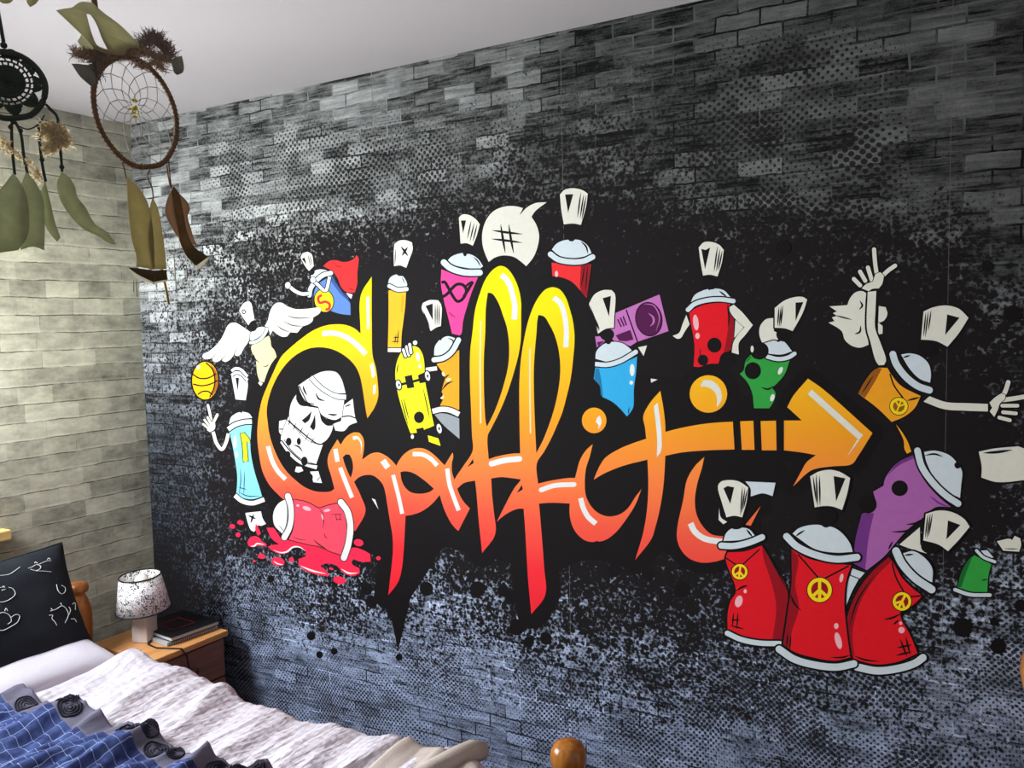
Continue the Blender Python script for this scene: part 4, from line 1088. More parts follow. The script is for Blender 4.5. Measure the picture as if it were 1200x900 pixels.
# ------------------------------------------------------------------ bed
pine = wood('orange_pine', (150, 84, 34), (196, 122, 58), 'Z', 7, .38)
pine_x = wood('orange_pine_rail', (150, 84, 34), (196, 122, 58), 'X', 7, .38)
pine_y = wood('orange_pine_panel', (150, 84, 34), (196, 122, 58), 'Y', 7, .38)
bed = empty('bed', (1.11, -.88, 0)); tag(bed, 'orange pine single bed with turned posts along the mural wall', 'bed')
def head_post(y):
    bm = bmesh.new(); c = (.115, y, 0)
    lathe(bm, [(.030, 0), (.032, .04), (.032, .36), (.036, .40), (.040, .50), (.042, .56), (.038, .60), (.028, .628), (.021, .640), (.023, .646), (.033, .650), (.036, .660), (.035, .672), (.027, .682), (.004, .686)], c)
    return from_bm('head_post', bm, pine, bed)
def foot_post(y):
    bm = bmesh.new(); c = (2.105, y, 0)
    lathe(bm, [(.030, 0), (.033, .05), (.033, .40), (.030, .44), (.024, .468), (.025, .490), (.033, .499), (.0405, .512), (.0445, .528), (.0448, .538), (.0425, .553), (.036, .566), (.024, .574), (.010, .5775), (.002, .578)], c, 32)
    return from_bm('foot_post', bm, wood('varnished_pine', (142, 84, 28), (184, 118, 52), 'Z', 9, .22), bed)
for y in (-.40, -1.36): head_post(y); foot_post(y)
for nm, bx, m in (('headboard', (.095, .135, -1.34, -.42, .34, .58), pine_y), ('footboard', (2.09, 2.12, -1.34, -.42, .22, .44), pine_y), ('side_rail', (.13, 2.09, -.425, -.395, .20, .32), pine_x), ('side_rail', (.13, 2.09, -1.365, -1.335, .20, .32), pine_x), ('mattress', (.15, 2.07, -1.33, -.43, .24, .40), mat('ticking', (226, 224, 220), .8, vary=.05))):
    bm = bmesh.new(); box(bm, *bx, bev=.03 if nm == 'mattress' else .006); from_bm(nm, bm, m, bed, smooth=(nm == 'mattress'))

# cloth surfaces: the top of the bedding as a height over (x, y)
from mathutils import noise as mn
def nz3(x, y, z=0): return mn.noise(Vector((x, y, z)))
def ridge(v): return 1-abs(2*(v-math.floor(v))-1)
def gauss(x, y, cx, cy, sx_, sy_): return math.exp(-((x-cx)/sx_)**2-((y-cy)/sy_)**2)
def zed(x, y, amp=1.):
    """height of the quilt before it rolls over the bed's side"""
    h = .480+.018*nz3(x*1.6, y*1.3, 2)
    # creases running across the bed, wandering with the weave
    q = x+.16*(y+.6)+.05*nz3(x*2, y*3, 5)
    w = .5+.5*nz3(x*1.5, y*1.2, 9)
    h += amp*.024*ridge(q*4.6+.7*nz3(x*1.2, y*1.4, 3))**1.5*(.35+w)
    h += amp*.015*ridge(q*9.5+1.3*nz3(x*3, y*2.0, 7))**1.7*w
    h += amp*.007*ridge(q*19+2.0*nz3(x*4, y*2.4, 11))**1.5*(.4+.6*nz3(x*2, y*2, 13))
    h += amp*.004*nz3(x*24, y*7, 1)+amp*.004*nz3(x*50, y*13, 4)
    h += .055*gauss(x, y, .56, -.49, .11, .09)+.035*gauss(x, y, .80, -.56, .13, .22)+.03*gauss(x, y, .30, -.62, .16, .14)-.012*gauss(x, y, 1.25, -.5, .3, .3)
    h += .012*gauss(x, y, 1.75, -.5, .2, .2)
    return h
def cloth(name, x0, x1, nx_, prof, ny_, m, parent=None, thick=.006, amp=1., edge=None, lift=0):
    """prof(t)->(y, drop); t in 0..1 from the camera side to the wall side"""
    vs, fs = [], []
    for i in range(nx_+1):
        x = x0+(x1-x0)*i/nx_
        for j in range(ny_+1):
            t = j/ny_
            y, d, ny2, nzv = prof(t, x)
            z = zed(x, y, amp)+lift
            vs.append((x, y+.0*d, z-d) if d == 0 else (x, y+.012*nz3(x*6, d*8, 3)+.006*ridge(x*7+.3*nz3(x*2, 1)), z-d))
    for i in range(nx_):
        for j in range(ny_):
            a = i*(ny_+1)+j; fs.append((a, a+ny_+1, a+ny_+2, a+1))
    me_ = bpy.data.meshes.new(name); me_.from_pydata(vs, [], fs)
    o = link(name, me_, m if isinstance(m, list) else [m], parent, smooth=True)
    so = o.modifiers.new('thickness', 'SOLIDIFY'); so.thickness = thick; so.offset = -1
    return o
def white_cotton():
    m = bpy.data.materials.new('white_crinkled_cotton'); m.use_nodes = True
    nt = m.node_tree; N = nt.nodes.new; L = nt.links.new; b = nt.nodes['Principled BSDF']
    b.inputs['Base Color'].default_value = (*lin((200, 194, 204)), 1); b.inputs['Roughness'].default_value = .9; b.inputs['Specular IOR Level'].default_value = .1
    tc = N('ShaderNodeTexCoord'); mp = N('ShaderNodeMapping'); mp.inputs['Scale'].default_value = (1, .28, 1); mp.inputs['Rotation'].default_value = (0, 0, R(-9))
    n = N('ShaderNodeTexNoise'); n.inputs['Scale'].default_value = 60; n.inputs['Detail'].default_value = 4
    L(tc.outputs['Object'], mp.inputs[0]); L(mp.outputs[0], n.inputs['Vector'])
    w = N('ShaderNodeTexWave'); w.inputs['Scale'].default_value = 11; w.inputs['Distortion'].default_value = 2.5; w.bands_direction = 'Y'; w.wave_profile = 'SIN'
    L(tc.outputs['Object'], w.inputs['Vector'])
    ad = N('ShaderNodeMath'); ad.operation = 'MULTIPLY_ADD'; L(w.outputs['Fac'], ad.inputs[0]); ad.inputs[1].default_value = .10; L(n.outputs['Fac'], ad.inputs[2])
    bp = N('ShaderNodeBump'); bp.inputs['Strength'].default_value = .9; bp.inputs['Distance'].default_value = .013
    L(ad.outputs[0], bp.inputs['Height']); L(bp.outputs[0], b.inputs['Normal'])
    return m
def edge_y(x): return -.432+.012*nz3(x*3, 8)
def prof_white(t, x):
    L1 = .62
    s = t*.92; ye = edge_y(x)
    if s <= L1: return (-1.0+(ye-.055+1.0)*s/L1, 0, 0, 1)
    s -= L1; r_ = .055
    a = s/r_
    if a < math.pi/2: return (ye-r_+r_*math.sin(a), r_*(1-math.cos(a)), 0, 0)
    return (ye, r_+(s-r_*math.pi/2), 0, 0)
cot = white_cotton()
duvet = cloth('duvet', .14, 2.06, 220, prof_white, 90, cot, amp=1.)
tag(duvet, 'crumpled white crinkle cotton side of the duvet hanging over the bed edge', 'duvet')

# pale lilac pillow end showing at the head, under the black cushion
def pillow_mesh(hw, hh, th, n=28):
    vs, fs = [], []
    for side in (1, -1):
        for i in range(n+1):
            for j in range(n+1):
                u = -1+2*i/n; v = -1+2*j/n
                pin = 1-.07*(1-abs(v)**2)*abs(u)**3; pin2 = 1-.07*(1-abs(u)**2)*abs(v)**3
                t = th*((1-u**4)*(1-v**4))**.55
                vs.append((u*hw*pin, v*hh*pin2, side*t*(1+.12*nz3(u*2.2, v*2.2, side))))
    m_ = (n+1)**2
    for i in range(n):
        for j in range(n):
            a = i*(n+1)+j
            fs.append((a, a+n+1, a+n+2, a+1)); fs.append((m_+a+1, m_+a+n+2, m_+a+n+1, m_+a))
    return vs, fs
def pillow(name, hw, hh, th, M, m, parent=None):
    vs, fs = pillow_mesh(hw, hh, th)
    me_ = bpy.data.meshes.new(name); me_.from_pydata(vs, [], fs)
    bm = bmesh.new(); bm.from_mesh(me_); bmesh.ops.remove_doubles(bm, verts=bm.verts, dist=.0004); bm.to_mesh(me_); bm.free()
    me_.transform(M)
    return link(name, me_, [m], parent, smooth=True)
M_ = Matrix.Translation((.335, -.695, .515)) @ Matrix.Rotation(R(10), 4, 'Y') @ Matrix.Rotation(R(88), 4, 'Z')
pl = pillow('pillow', .225, .145, .050, M_, mat('white_pillow_cotton', (196, 191, 202), .9, .05, bump=1.2, bscale=28))
tag(pl, 'soft white pillow lying flat in front of the black cushion', 'pillow')

# blue quilt
def quilt_mat():
    m = bpy.data.materials.new('blue_stitched_quilt'); m.use_nodes = True
    nt = m.node_tree; N = nt.nodes.new; L = nt.links.new; b = nt.nodes['Principled BSDF']
    b.inputs['Roughness'].default_value = .85; b.inputs['Specular IOR Level'].default_value = .1
    tc = N('ShaderNodeTexCoord')
    n = N('ShaderNodeTexNoise'); n.inputs['Scale'].default_value = 30; n.inputs['Detail'].default_value = 5; L(tc.outputs['Object'], n.inputs['Vector'])
    cr = N('ShaderNodeValToRGB'); e = cr.color_ramp.elements; e[0].position = .3; e[0].color = (*lin((38, 46, 88)), 1); e[1].position = .7; e[1].color = (*lin((70, 86, 138)), 1)
    L(n.outputs['Fac'], cr.inputs['Fac'])
    n2 = N('ShaderNodeTexNoise'); n2.inputs['Scale'].default_value = 14; L(tc.outputs['Object'], n2.inputs['Vector'])
    va = N('ShaderNodeVectorMath'); va.operation = 'MULTIPLY_ADD'; L(n2.outputs['Color'], va.inputs[0]); va.inputs[1].default_value = (.016, .016, 0); L(tc.outputs['Object'], va.inputs[2])
    br = N('ShaderNodeTexBrick'); br.offset = 0; br.inputs['Scale'].default_value = 1; br.inputs['Brick Width'].default_value = .040; br.inputs['Row Height'].default_value = .034; br.inputs['Mortar Size'].default_value = .0011; br.inputs['Mortar Smooth'].default_value = .4
    L(va.outputs[0], br.inputs['Vector'])
    mx = N('ShaderNodeMix'); mx.data_type = 'RGBA'; L(br.outputs['Fac'], mx.inputs[0]); L(cr.outputs['Color'], mx.inputs[6]); mx.inputs[7].default_value = (*lin((140, 156, 198)), 1)
    L(mx.outputs[2], b.inputs['Base Color'])
    bp = N('ShaderNodeBump'); bp.inputs['Strength'].default_value = .9; bp.inputs['Distance'].default_value = .006; bp.invert = True
    ad = N('ShaderNodeMath'); ad.operation = 'MULTIPLY_ADD'; L(n.outputs['Fac'], ad.inputs[0]); ad.inputs[1].default_value = -.8; L(br.outputs['Fac'], ad.inputs[2])
    L(ad.outputs[0], bp.inputs['Height']); L(bp.outputs[0], b.inputs['Normal'])
    return m
def qedge(x): return -.785-.014*abs(math.sin(x*9))+.02*nz3(x*2.2, 4)+.10*max(0, x-1.30)
def prof_blue(t, x): return (-1.36+(qedge(x)-.07+1.36)*t, 0, 0, 1)
def prof_band(t, x): return (qedge(x)-.075+.075*t, 0, 0, 1)
quilt = cloth('patchwork_quilt', .20, 2.06, 230, prof_blue, 70, quilt_mat(), thick=.008, amp=2.1, lift=.016)
tag(quilt, 'blue square-stitched quilt with grey border spread over the near half of the bed', 'quilt')
band = cloth('border', .20, 2.06, 230, prof_band, 10, mat('grey_quilt_border', (104, 102, 120), .85, .1, bump=.3, bscale=80), quilt, thick=.008, amp=2.1, lift=.017)
band['label'] = 'plain grey border of the blue quilt'
dark = mat('charcoal_applique', (34, 34, 46), .8, .15, bump=.4, bscale=300)
greyp = mat('grey_applique', (84, 82, 98), .8, .1)
def rosette(x, y, r_):
    bm = bmesh.new()
    for k, rr in enumerate((r_, r_*.74, r_*.48, r_*.22)):
        pts = []
        for i in range(20):
            a = 2*math.pi*i/20
            px_, py_ = x+rr*math.cos(a), y+rr*.9*math.sin(a)
            pts.append((px_, py_, zed(px_, py_, 2.1)+.002+.0175))
        tube(bm, pts, r_*.085, 6, 0, closed=True)
    vs = [bm.verts.new((x+r_*math.cos(2*math.pi*i/20), y+r_*.9*math.sin(2*math.pi*i/20), zed(x+r_*math.cos(2*math.pi*i/20), y+r_*.9*math.sin(2*math.pi*i/20), 2.1)+.002+.0168)) for i in range(20)]
    c = bm.verts.new((x, y, zed(x, y, 2.1)+.002+.0180))
    for i in range(20):
        f = bm.faces.new((vs[i], vs[(i+1) % 20], c)); f.material_index = 1
    return from_bm('rosette', bm, [dark, greyp], quilt)
random.seed(3)
for cx, offs in ((.36, (0, .05)), (.56, (0,)), (.68, (0, .05, .09)), (1.01, (0, .055)), (1.13, (0, .05)), (1.36, (0, .05)), (1.47, (0, .05, .10)), (1.62, (0,)), (1.75, (0, .05))):
    for k, d in enumerate(offs):
        rosette(cx+d, qedge(cx+d)-.034+(.014 if k % 2 else -.008), .031 if k % 2 == 0 else .025)

# beige fleece throw at the foot
fle = mat('beige_fleece', (182, 171, 164), .95, .05, bump=.5, bscale=220, vary=.08, vscale=20)
vs, fs = [], []
nxx, nyy = 40, 30
for i in range(nxx+1):
    for j in range(nyy+1):
        a, b_ = i/nxx, j/nyy
        x = 1.66+.24*a+.10*(1-b_)*a; y = -.72+.285*b_-.04*a
        z = zed(x, y, .4)-.004+.014*ridge(a*2.1+.35*b_+.2)*(.4+.6*b_)+.008*nz3(x*9, y*7, 2)
        if b_ > .9: z -= (b_-.9)*.35
        vs.append((x, y, z))
for i in range(nxx):
    for j in range(nyy):
        a = i*(nyy+1)+j; fs.append((a, a+nyy+1, a+nyy+2, a+1))
me_ = bpy.data.meshes.new('throw_blanket'); me_.from_pydata(vs, [], fs)
thr = link('throw_blanket', me_, [fle], None, True); so = thr.modifiers.new('thickness', 'SOLIDIFY'); so.thickness = .01; so.offset = 1
tag(thr, 'beige fleece throw bunched at the foot end of the bed', 'blanket')
bm = bmesh.new()
pts = [(1.775, -.70, .497), (1.80, -.63, .503), (1.822, -.56, .507), (1.842, -.49, .509), (1.856, -.445, .508), (1.868, -.418, .500), (1.872, -.408, .492)]
tube(bm, pts, [.018, .024, .028, .030, .028, .022, .010], 14)
for v in bm.verts: v.co += Vector((nz3(v.co.x*30, v.co.y*30), nz3(v.co.y*30, v.co.z*30, 4), nz3(v.co.z*30, v.co.x*30, 8)))*.004
ro = from_bm('rolled_edge', bm, fle, thr, True)

# ------------------------------------------------------------------ black cushion with white cat drawings
cu_mat = mat('black_cushion_cotton', (31, 34, 40), .8, .15, bump=.25, bscale=160, vary=.25, vscale=7)
CU = Matrix.Translation((.235, -.735, .675)) @ Matrix.Rotation(R(-24), 4, 'Y') @ Matrix.Rotation(R(90), 4, 'Z') @ Matrix.Rotation(R(90), 4, 'X')
# local u -> room y, local v -> up, local w -> towards the room
HW, HH, TH = .262, .195, .075
cush = pillow('cushion', HW, HH, TH, CU, cu_mat)
tag(cush, 'black square cushion with white line drawn cats leaning against the headboard', 'cushion')
def cu_pt(u, v, lift=.001):
    pin = 1-.07*(1-abs(v)**2)*abs(u)**3; pin2 = 1-.07*(1-abs(u)**2)*abs(v)**3
    t = TH*(max(0, (1-u**4)*(1-v**4)))**.55*(1+.12*nz3(u*2.2, v*2.2, 1))
    return CU @ Vector((u*HW*pin, v*HH*pin2, t+lift))
chalk = mat('white_cushion_print', (214, 216, 218), .7)
CUA = ((1.8682852, 9.6415844), (.014743, .003854), (-.0027436, -.0133056), (-7.7281e-6, -1.09791e-5), (1.21712e-5, -1.874e-6))
def cu_uv(x, y):
    b = (1, x, y, x*y, x*x)
    return [min(.97, max(-.97, sum(CUA[i][k]*b[i] for i in range(5)))) for k in (0, 1)]
def catline(pts, parent, nm):
    bm = bmesh.new()
    for P_ in pts:
        C_ = catmull(P_, False, 5)
        tube(bm, [cu_pt(*cu_uv(q.x/6, 640+q.y/6)) for q in C_], .0011, 5)
    return from_bm(nm, bm, chalk, parent)
cats = [
 [[(185,158),(210,150),(245,132),(270,150),(262,168),(235,180),(200,168)], [(235,182),(290,186),(345,190)], [(250,135),(285,118),(320,105),(352,104)], [(232,118),(240,108),(252,122)], [(325,92),(336,80),(348,92)]],
 [[(-60,330),(-30,305),(0,300),(20,296)], [(50,300),(75,308),(95,345),(75,372),(40,395),(0,407),(-50,400)], [(0,322),(30,312)], [(5,300),(14,290),(22,302)]],
 [[(-50,520),(-20,490),(0,480),(40,490),(60,512),(65,540),(40,560)], [(65,512),(100,492),(125,502),(110,545),(70,572),(40,590),(0,605),(-40,600)], [(18,470),(28,450),(40,470)]],
 [[(325,500),(350,500),(345,522),(365,545),(380,570)], [(335,470),(380,455),(420,432),(450,446),(470,490),(440,552)], [(478,436),(490,456),(475,492)], [(338,452),(350,462)], [(412,412),(420,428)]],
 [[(385,280),(395,322),(420,346),(450,332),(455,300),(425,284)]],
 [[(0,205),(60,197),(100,170),(135,142)]],
 [[(510,415),(540,400),(535,452)], [(490,520),(520,520),(535,540)]]]
for c in cats: catline(c, cush, 'cat_drawing')
# piping round the rim
bm = bmesh.new(); rim = []
for k in range(80):
    a = k/80*4; s_ = int(a); f_ = a-s_
    u, v = ((-1+2*f_, -1), (1, -1+2*f_), (1-2*f_, 1), (-1, 1-2*f_))[s_]
    pin = 1-.07*(1-abs(v)**2)*abs(u)**3; pin2 = 1-.07*(1-abs(u)**2)*abs(v)**3
    rim.append(CU @ Vector((u*HW*pin, v*HH*pin2, 0)))
tube(bm, rim, .0035, 6, 0, True); from_bm('piping', bm, cu_mat, cush)

# ------------------------------------------------------------------ nightstand, lamp, books
ns = empty('nightstand', (.355, -.24, 0)); tag(ns, 'small orange pine bedside cabinet in the corner beside the bed', 'bedside cabinet')
ntop = wood('pine_top', (196, 132, 74), (226, 166, 104), 'Y', 6, .4); nbody = wood('pine_cabinet', (112, 70, 56), (142, 92, 72), 'Y', 6, .5)
X0, X1, Y0, Y1, ZT = .185, .522, -.405, -.078, .47
bm = bmesh.new(); box(bm, X0, X1, Y0, Y1, ZT-.022, ZT, bev=.005); from_bm('top', bm, ntop, ns)
bm = bmesh.new()
for b_ in ((X0+.012, X1-.02, Y0+.012, Y0+.03, 0, ZT-.022), (X0+.012, X1-.02, Y1-.03, Y1-.012, 0, ZT-.022), (X0+.012, X0+.03, Y0+.012, Y1-.012, .04, ZT-.022), (X0+.012, X1-.02, Y0+.012, Y1-.012, .04, .058)): box(bm, *b_)
from_bm('carcass', bm, nbody, ns)
for z0, z1 in ((.305, .442), (.175, .298), (.065, .168)):
    bm = bmesh.new(); box(bm, X1-.022, X1-.006, Y0+.018, Y1-.018, z0, z1, bev=.003); dr = from_bm('drawer', bm, nbody, ns)
    bm = bmesh.new(); cy = (Y0+Y1)/2
    lathe(bm, [(.006, 0), (.007, .010), (.014, .016), (.015, .022), (.010, .027), (.001, .028)], (0, 0, 0), 16)
    bm.transform(Matrix.Translation((X1-.0062, cy, (z0+z1)/2)) @ Matrix.Rotation(R(90), 4, 'Y')); from_bm('knob', bm, mat('dark_knob', (60, 36, 28), .4), dr)

LX, LY = .33, -.29
lamp = empty('table_lamp', (LX, LY, ZT)); tag(lamp, 'small white bedside lamp with black speckled shade on a ceramic block base', 'lamp')
cer = mat('white_ceramic', (196, 188, 186), .35, .5, vary=.06, vscale=20)
bm = bmesh.new(); box(bm, -.034, .034, -.034, .034, 0, .100, bev=.010)
for v in bm.verts:
    k = 1-.16*math.sin(math.pi*min(max(v.co.z/.1, 0), 1)); v.co.x *= k; v.co.y *= k
bm.transform(Matrix.Translation((LX, LY, ZT)) @ Matrix.Rotation(R(18), 4, 'Z')); from_bm('base', bm, cer, lamp, False)
bm = bmesh.new(); tube(bm, [(LX, LY, ZT+.098), (LX, LY, ZT+.16)], .008, 10); from_bm('stem', bm, mat('brass', (170, 140, 80), .35, metal=1), lamp)
def shade_mat():
    m = bpy.data.materials.new('speckled_lampshade'); m.use_nodes = True
    nt = m.node_tree; N = nt.nodes.new; L = nt.links.new; b = nt.nodes['Principled BSDF']; b.inputs['Roughness'].default_value = .8
    tc = N('ShaderNodeTexCoord'); n = N('ShaderNodeTexNoise'); n.inputs['Scale'].default_value = 210; n.inputs['Detail'].default_value = 3; L(tc.outputs['Object'], n.inputs['Vector'])
    n2 = N('ShaderNodeTexNoise'); n2.inputs['Scale'].default_value = 34; n2.inputs['Distortion'].default_value = 1; L(tc.outputs['Object'], n2.inputs['Vector'])
    ad = N('ShaderNodeMath'); ad.operation = 'MULTIPLY_ADD'; L(n2.outputs['Fac'], ad.inputs[0]); ad.inputs[1].default_value = .5; L(n.outputs['Fac'], ad.inputs[2])
    cr = N('ShaderNodeValToRGB'); e = cr.color_ramp.elements; e[0].position = .655; e[0].color = (*lin((48, 46, 52)), 1); e[1].position = .72; e[1].color = (*lin((232, 228, 228)), 1)
    L(ad.outputs[0], cr.inputs['Fac']); L(cr.outputs[0], b.inputs['Base Color']); return m
bm = bmesh.new()
zb, zt, rb, rt = .585, .712, .0925, .070
n = 40; rings = []
for (rr, zz) in ((rb, zb), (rt, zt), (rt-.002, zt), (rb-.002, zb)):
    rings.append([bm.verts.new((LX+rr*math.cos(2*math.pi*i/n), LY+rr*math.sin(2*math.pi*i/n), zz)) for i in range(n)])
for a in range(4):
    A_, B_ = rings[a], rings[(a+1) % 4]
    for i in range(n):
        f = bm.faces.new((A_[i], A_[(i+1) % n], B_[(i+1) % n], B_[i])); f.smooth = True
TL = Matrix.Translation((LX, LY, zb)) @ Matrix.Rotation(R(3.5), 4, 'X') @ Matrix.Translation((-LX, -LY, -zb))
bm.transform(TL); sh = from_bm('lamp_shade', bm, shade_mat(), lamp)
for rr, zz in ((rb, zb+.001), (rt, zt-.001)):
    bm = bmesh.new(); tube(bm, [(LX+rr*math.cos(2*math.pi*i/n), LY+rr*math.sin(2*math.pi*i/n), zz) for i in range(n)], .0026, 6, 0, True); bm.transform(TL)
    from_bm('trim', bm, mat('black_trim', (26, 24, 26), .6), sh)
bm = bmesh.new(); lathe(bm, [(.010, .15), (.012, .17), (.022, .195), (.027, .215), (.022, .235), (.010, .245), (.001, .247)], (LX, LY, ZT), 16); from_bm('bulb', bm, mat('frosted_bulb', (236, 230, 214), .3), lamp)
bm = bmesh.new()
C_ = [(LX+.03, LY+.0, ZT+.004), (.385, -.318, ZT+.0035), (.44, -.325, ZT+.0035), (.50, -.30, ZT+.0035), (.524, -.285, ZT+.002), (.530, -.27, ZT-.03), (.531, -.262, ZT-.09), (.533, -.26, ZT-.16), (.531, -.262, .1), (.545, -.25, .006)]
tube(bm, C_, .0028, 8); from_bm('cable', bm, mat('black_flex', (22, 20, 22), .5), lamp)

# grey spiral notebook below, black hardback above
nb_m = mat('grey_notebook_cover', (176, 178, 180), .5, vary=.05)
MB = Matrix.Translation((.355, -.14, ZT)) @ Matrix.Rotation(R(-6), 4, 'Z')
bm = bmesh.new(); box(bm, -.11, .11, -.105, .10, .001, .014, bev=.001); bm.transform(Matrix.Translation((.362, -.183+.0, ZT)) @ Matrix.Rotation(R(-5), 4, 'Z'))
nbk = from_bm('spiral_notebook', bm, nb_m); tag(nbk, 'grey spiral bound notebook under the black notebook on the bedside cabinet', 'notebook')
bm = bmesh.new()
for k in range(22):
    yy = -.097+.0088*k
    tube(bm, [(.108+.006*math.cos(a), yy, .0076+.0066*math.sin(a)) for a in [2*math.pi*i/10 for i in range(10)]], .0010, 5, 0, True)
bm.transform(Matrix.Translation((.362, -.183, ZT)) @ Matrix.Rotation(R(-5), 4, 'Z')); from_bm('spiral_wire', bm, mat('dark_wire', (40, 40, 44), .4, metal=.6), nbk)
MB = Matrix.Translation((.366, -.178, ZT+.0152)) @ Matrix.Rotation(R(-4), 4, 'Z')
bm = bmesh.new(); box(bm, -.112, .112, -.10, .10, .0, .0022); box(bm, -.112, .112, -.10, .10, .0145, .0167); box(bm, -.112, -.108, -.10, .10, .0, .0167); bm.transform(MB)
bk = from_bm('notebook', bm, mat('black_book_cover', (20, 19, 22), .35, .4)); tag(bk, 'black hardback notebook with thin red frame on its cover, topmost beside the lamp', 'notebook')
bm = bmesh.new(); box(bm, -.107, .109, -.097, .097, .0023, .0144); bm.transform(MB); from_bm('pages', bm, mat('paper_edge', (190, 192, 196), .7), bk)
bm = bmesh.new()
for b_ in ((-.05, .05, -.05, -.047, .0168, .0171), (-.05, .05, .037, .04, .0168, .0171), (-.05, -.047, -.05, .04, .0168, .0171), (.047, .05, -.05, .04, .0168, .0171)): box(bm, *b_)
bm.transform(MB); from_bm('red_frame', bm, mat('red_foil', (150, 26, 44), .4), bk)

# ------------------------------------------------------------------ turned post at the far right
bm = bmesh.new()
lathe(bm, [(.026, 0), (.030, .03), (.024, .08), (.024, .70), (.032, .735), (.046, .77), (.052, .805), (.048, .835), (.036, .862), (.022, .874), (.003, .880)], (3.092, -.14, .04), 28)
po = from_bm('wooden_post', bm, wood('glossy_brown_wood', (126, 72, 30), (178, 120, 60), 'Z', 7, .16))
tag(po, 'glossy turned wooden post just entering at the right edge by the mural', 'post')
# ------------------------------------------------------------------ dreamcatchers hanging from ceiling hooks
olive = mat('pale_hide', (178, 174, 142), .8, .1, bump=.2, bscale=120, vary=.15, vscale=30, trans=.5)
brownc = mat('brown_cord', (112, 88, 66), .8, .1, bump=.6, bscale=300, vary=.2, vscale=60)
furm = mat('brown_fur', (148, 128, 110), .9, .05)
furd = mat('dark_fur', (122, 108, 100), .9, .05)
hide_d = mat('dark_hide', (122, 122, 114), .8, .1, vary=.2, vscale=40, trans=.15)
string = mat('pale_sinew', (176, 172, 160), .7, .2)
beadm = mat('yellow_beads', (186, 168, 40), .4, .4)
fea = mat('olive_feather', (166, 156, 118), .85, .1, vary=.15, vscale=50, trans=.5)
feb = mat('brown_feather', (112, 88, 60), .85, .1, vary=.25, vscale=50, trans=.25)
fed = mat('feather_dark_band', (86, 76, 52), .85, .1, vary=.2, vscale=60, trans=.15)
few = mat('feather_white_tip', (232, 228, 212), .9, .05, trans=.3)
blackc = mat('dark_green_cord', (56, 64, 58), .85, .1, bump=.5, bscale=260)
fel = mat('dark_olive_feather', (176, 180, 146), .85, .1, vary=.2, vscale=50, trans=.35)
fluff = mat('cream_fluff', (206, 190, 154), .9, .05, trans=.4)
hookm = mat('white_hook', (220, 220, 216), .4, .4)

class Plane:
    """a hanging thing's own plane, laid out in image pixels: s = right, z = up, o = out of the plane"""
    def __init__(s, P0, u, k, kx, c): s.P0 = Vector(P0); s.u = Vector(u).normalized(); s.n = s.u.cross(Vector((0, 0, 1))); s.k = k; s.kx = kx; s.c = c
    def __call__(s, x, y, o=0): return s.P0+s.u*((x-s.c[0])*s.k*s.kx)+Vector((0, 0, -(y-s.c[1])*s.k))+s.n*o  # x, y are image pixels, scaled into the plane

def sheet(name, pl, frame, pts, m, parent, o0=0, bend=.0, thick=.0012, holes=(), ang=48, twist=0):
    ox, oy, sc = frame
    g = lambda P_: [(ox+p[0]/sc, oy+p[1]/sc) for p in P_]
    loops = [smooth_closed(g(pts), ang, 4)]+[smooth_closed(g(h), ang, 4) for h in holes]
    flat = [p for l in loops for p in l]
    ys = [p[1] for p in flat]; xs = [p[0] for p in flat]; ya, yb = min(ys), max(ys); xa, xb = min(xs), max(xs)
    def off(p):
        v = (p[1]-ya)/(yb-ya+1e-6); h = (p[0]-xa)/(xb-xa+1e-6)
        return o0+bend*(v*v)+bend*.6*math.sin(math.pi*h)*math.sin(math.pi*(.15+.85*v))+twist*(h-.5)
    tris = tessellate_polygon([[Vector((p[0], p[1], 0)) for p in l] for l in loops])
    bm = bmesh.new(); vs = [bm.verts.new(pl(p[0], p[1], off(p))) for p in flat]
    for t in tris:
        try: f = bm.faces.new([vs[i] for i in t]); f.smooth = True
        except ValueError: pass
    bmesh.ops.recalc_face_normals(bm, faces=bm.faces)
    o = from_bm(name, bm, m, parent)
    so = o.modifiers.new('thickness', 'SOLIDIFY'); so.thickness = thick; so.offset = 0
    return o
def cord(name, pl, frame, pts, r_, m, parent, o0=0):
    ox, oy, sc = frame
    C_ = catmull([(ox+p[0]/sc, oy+p[1]/sc) for p in pts], False, 4) if len(pts) > 2 else [Vector((ox+p[0]/sc, oy+p[1]/sc)) for p in pts]
    bm = bmesh.new(); tube(bm, [pl(p[0], p[1], o0) for p in C_], r_, 7)
    return from_bm(name, bm, m, parent)
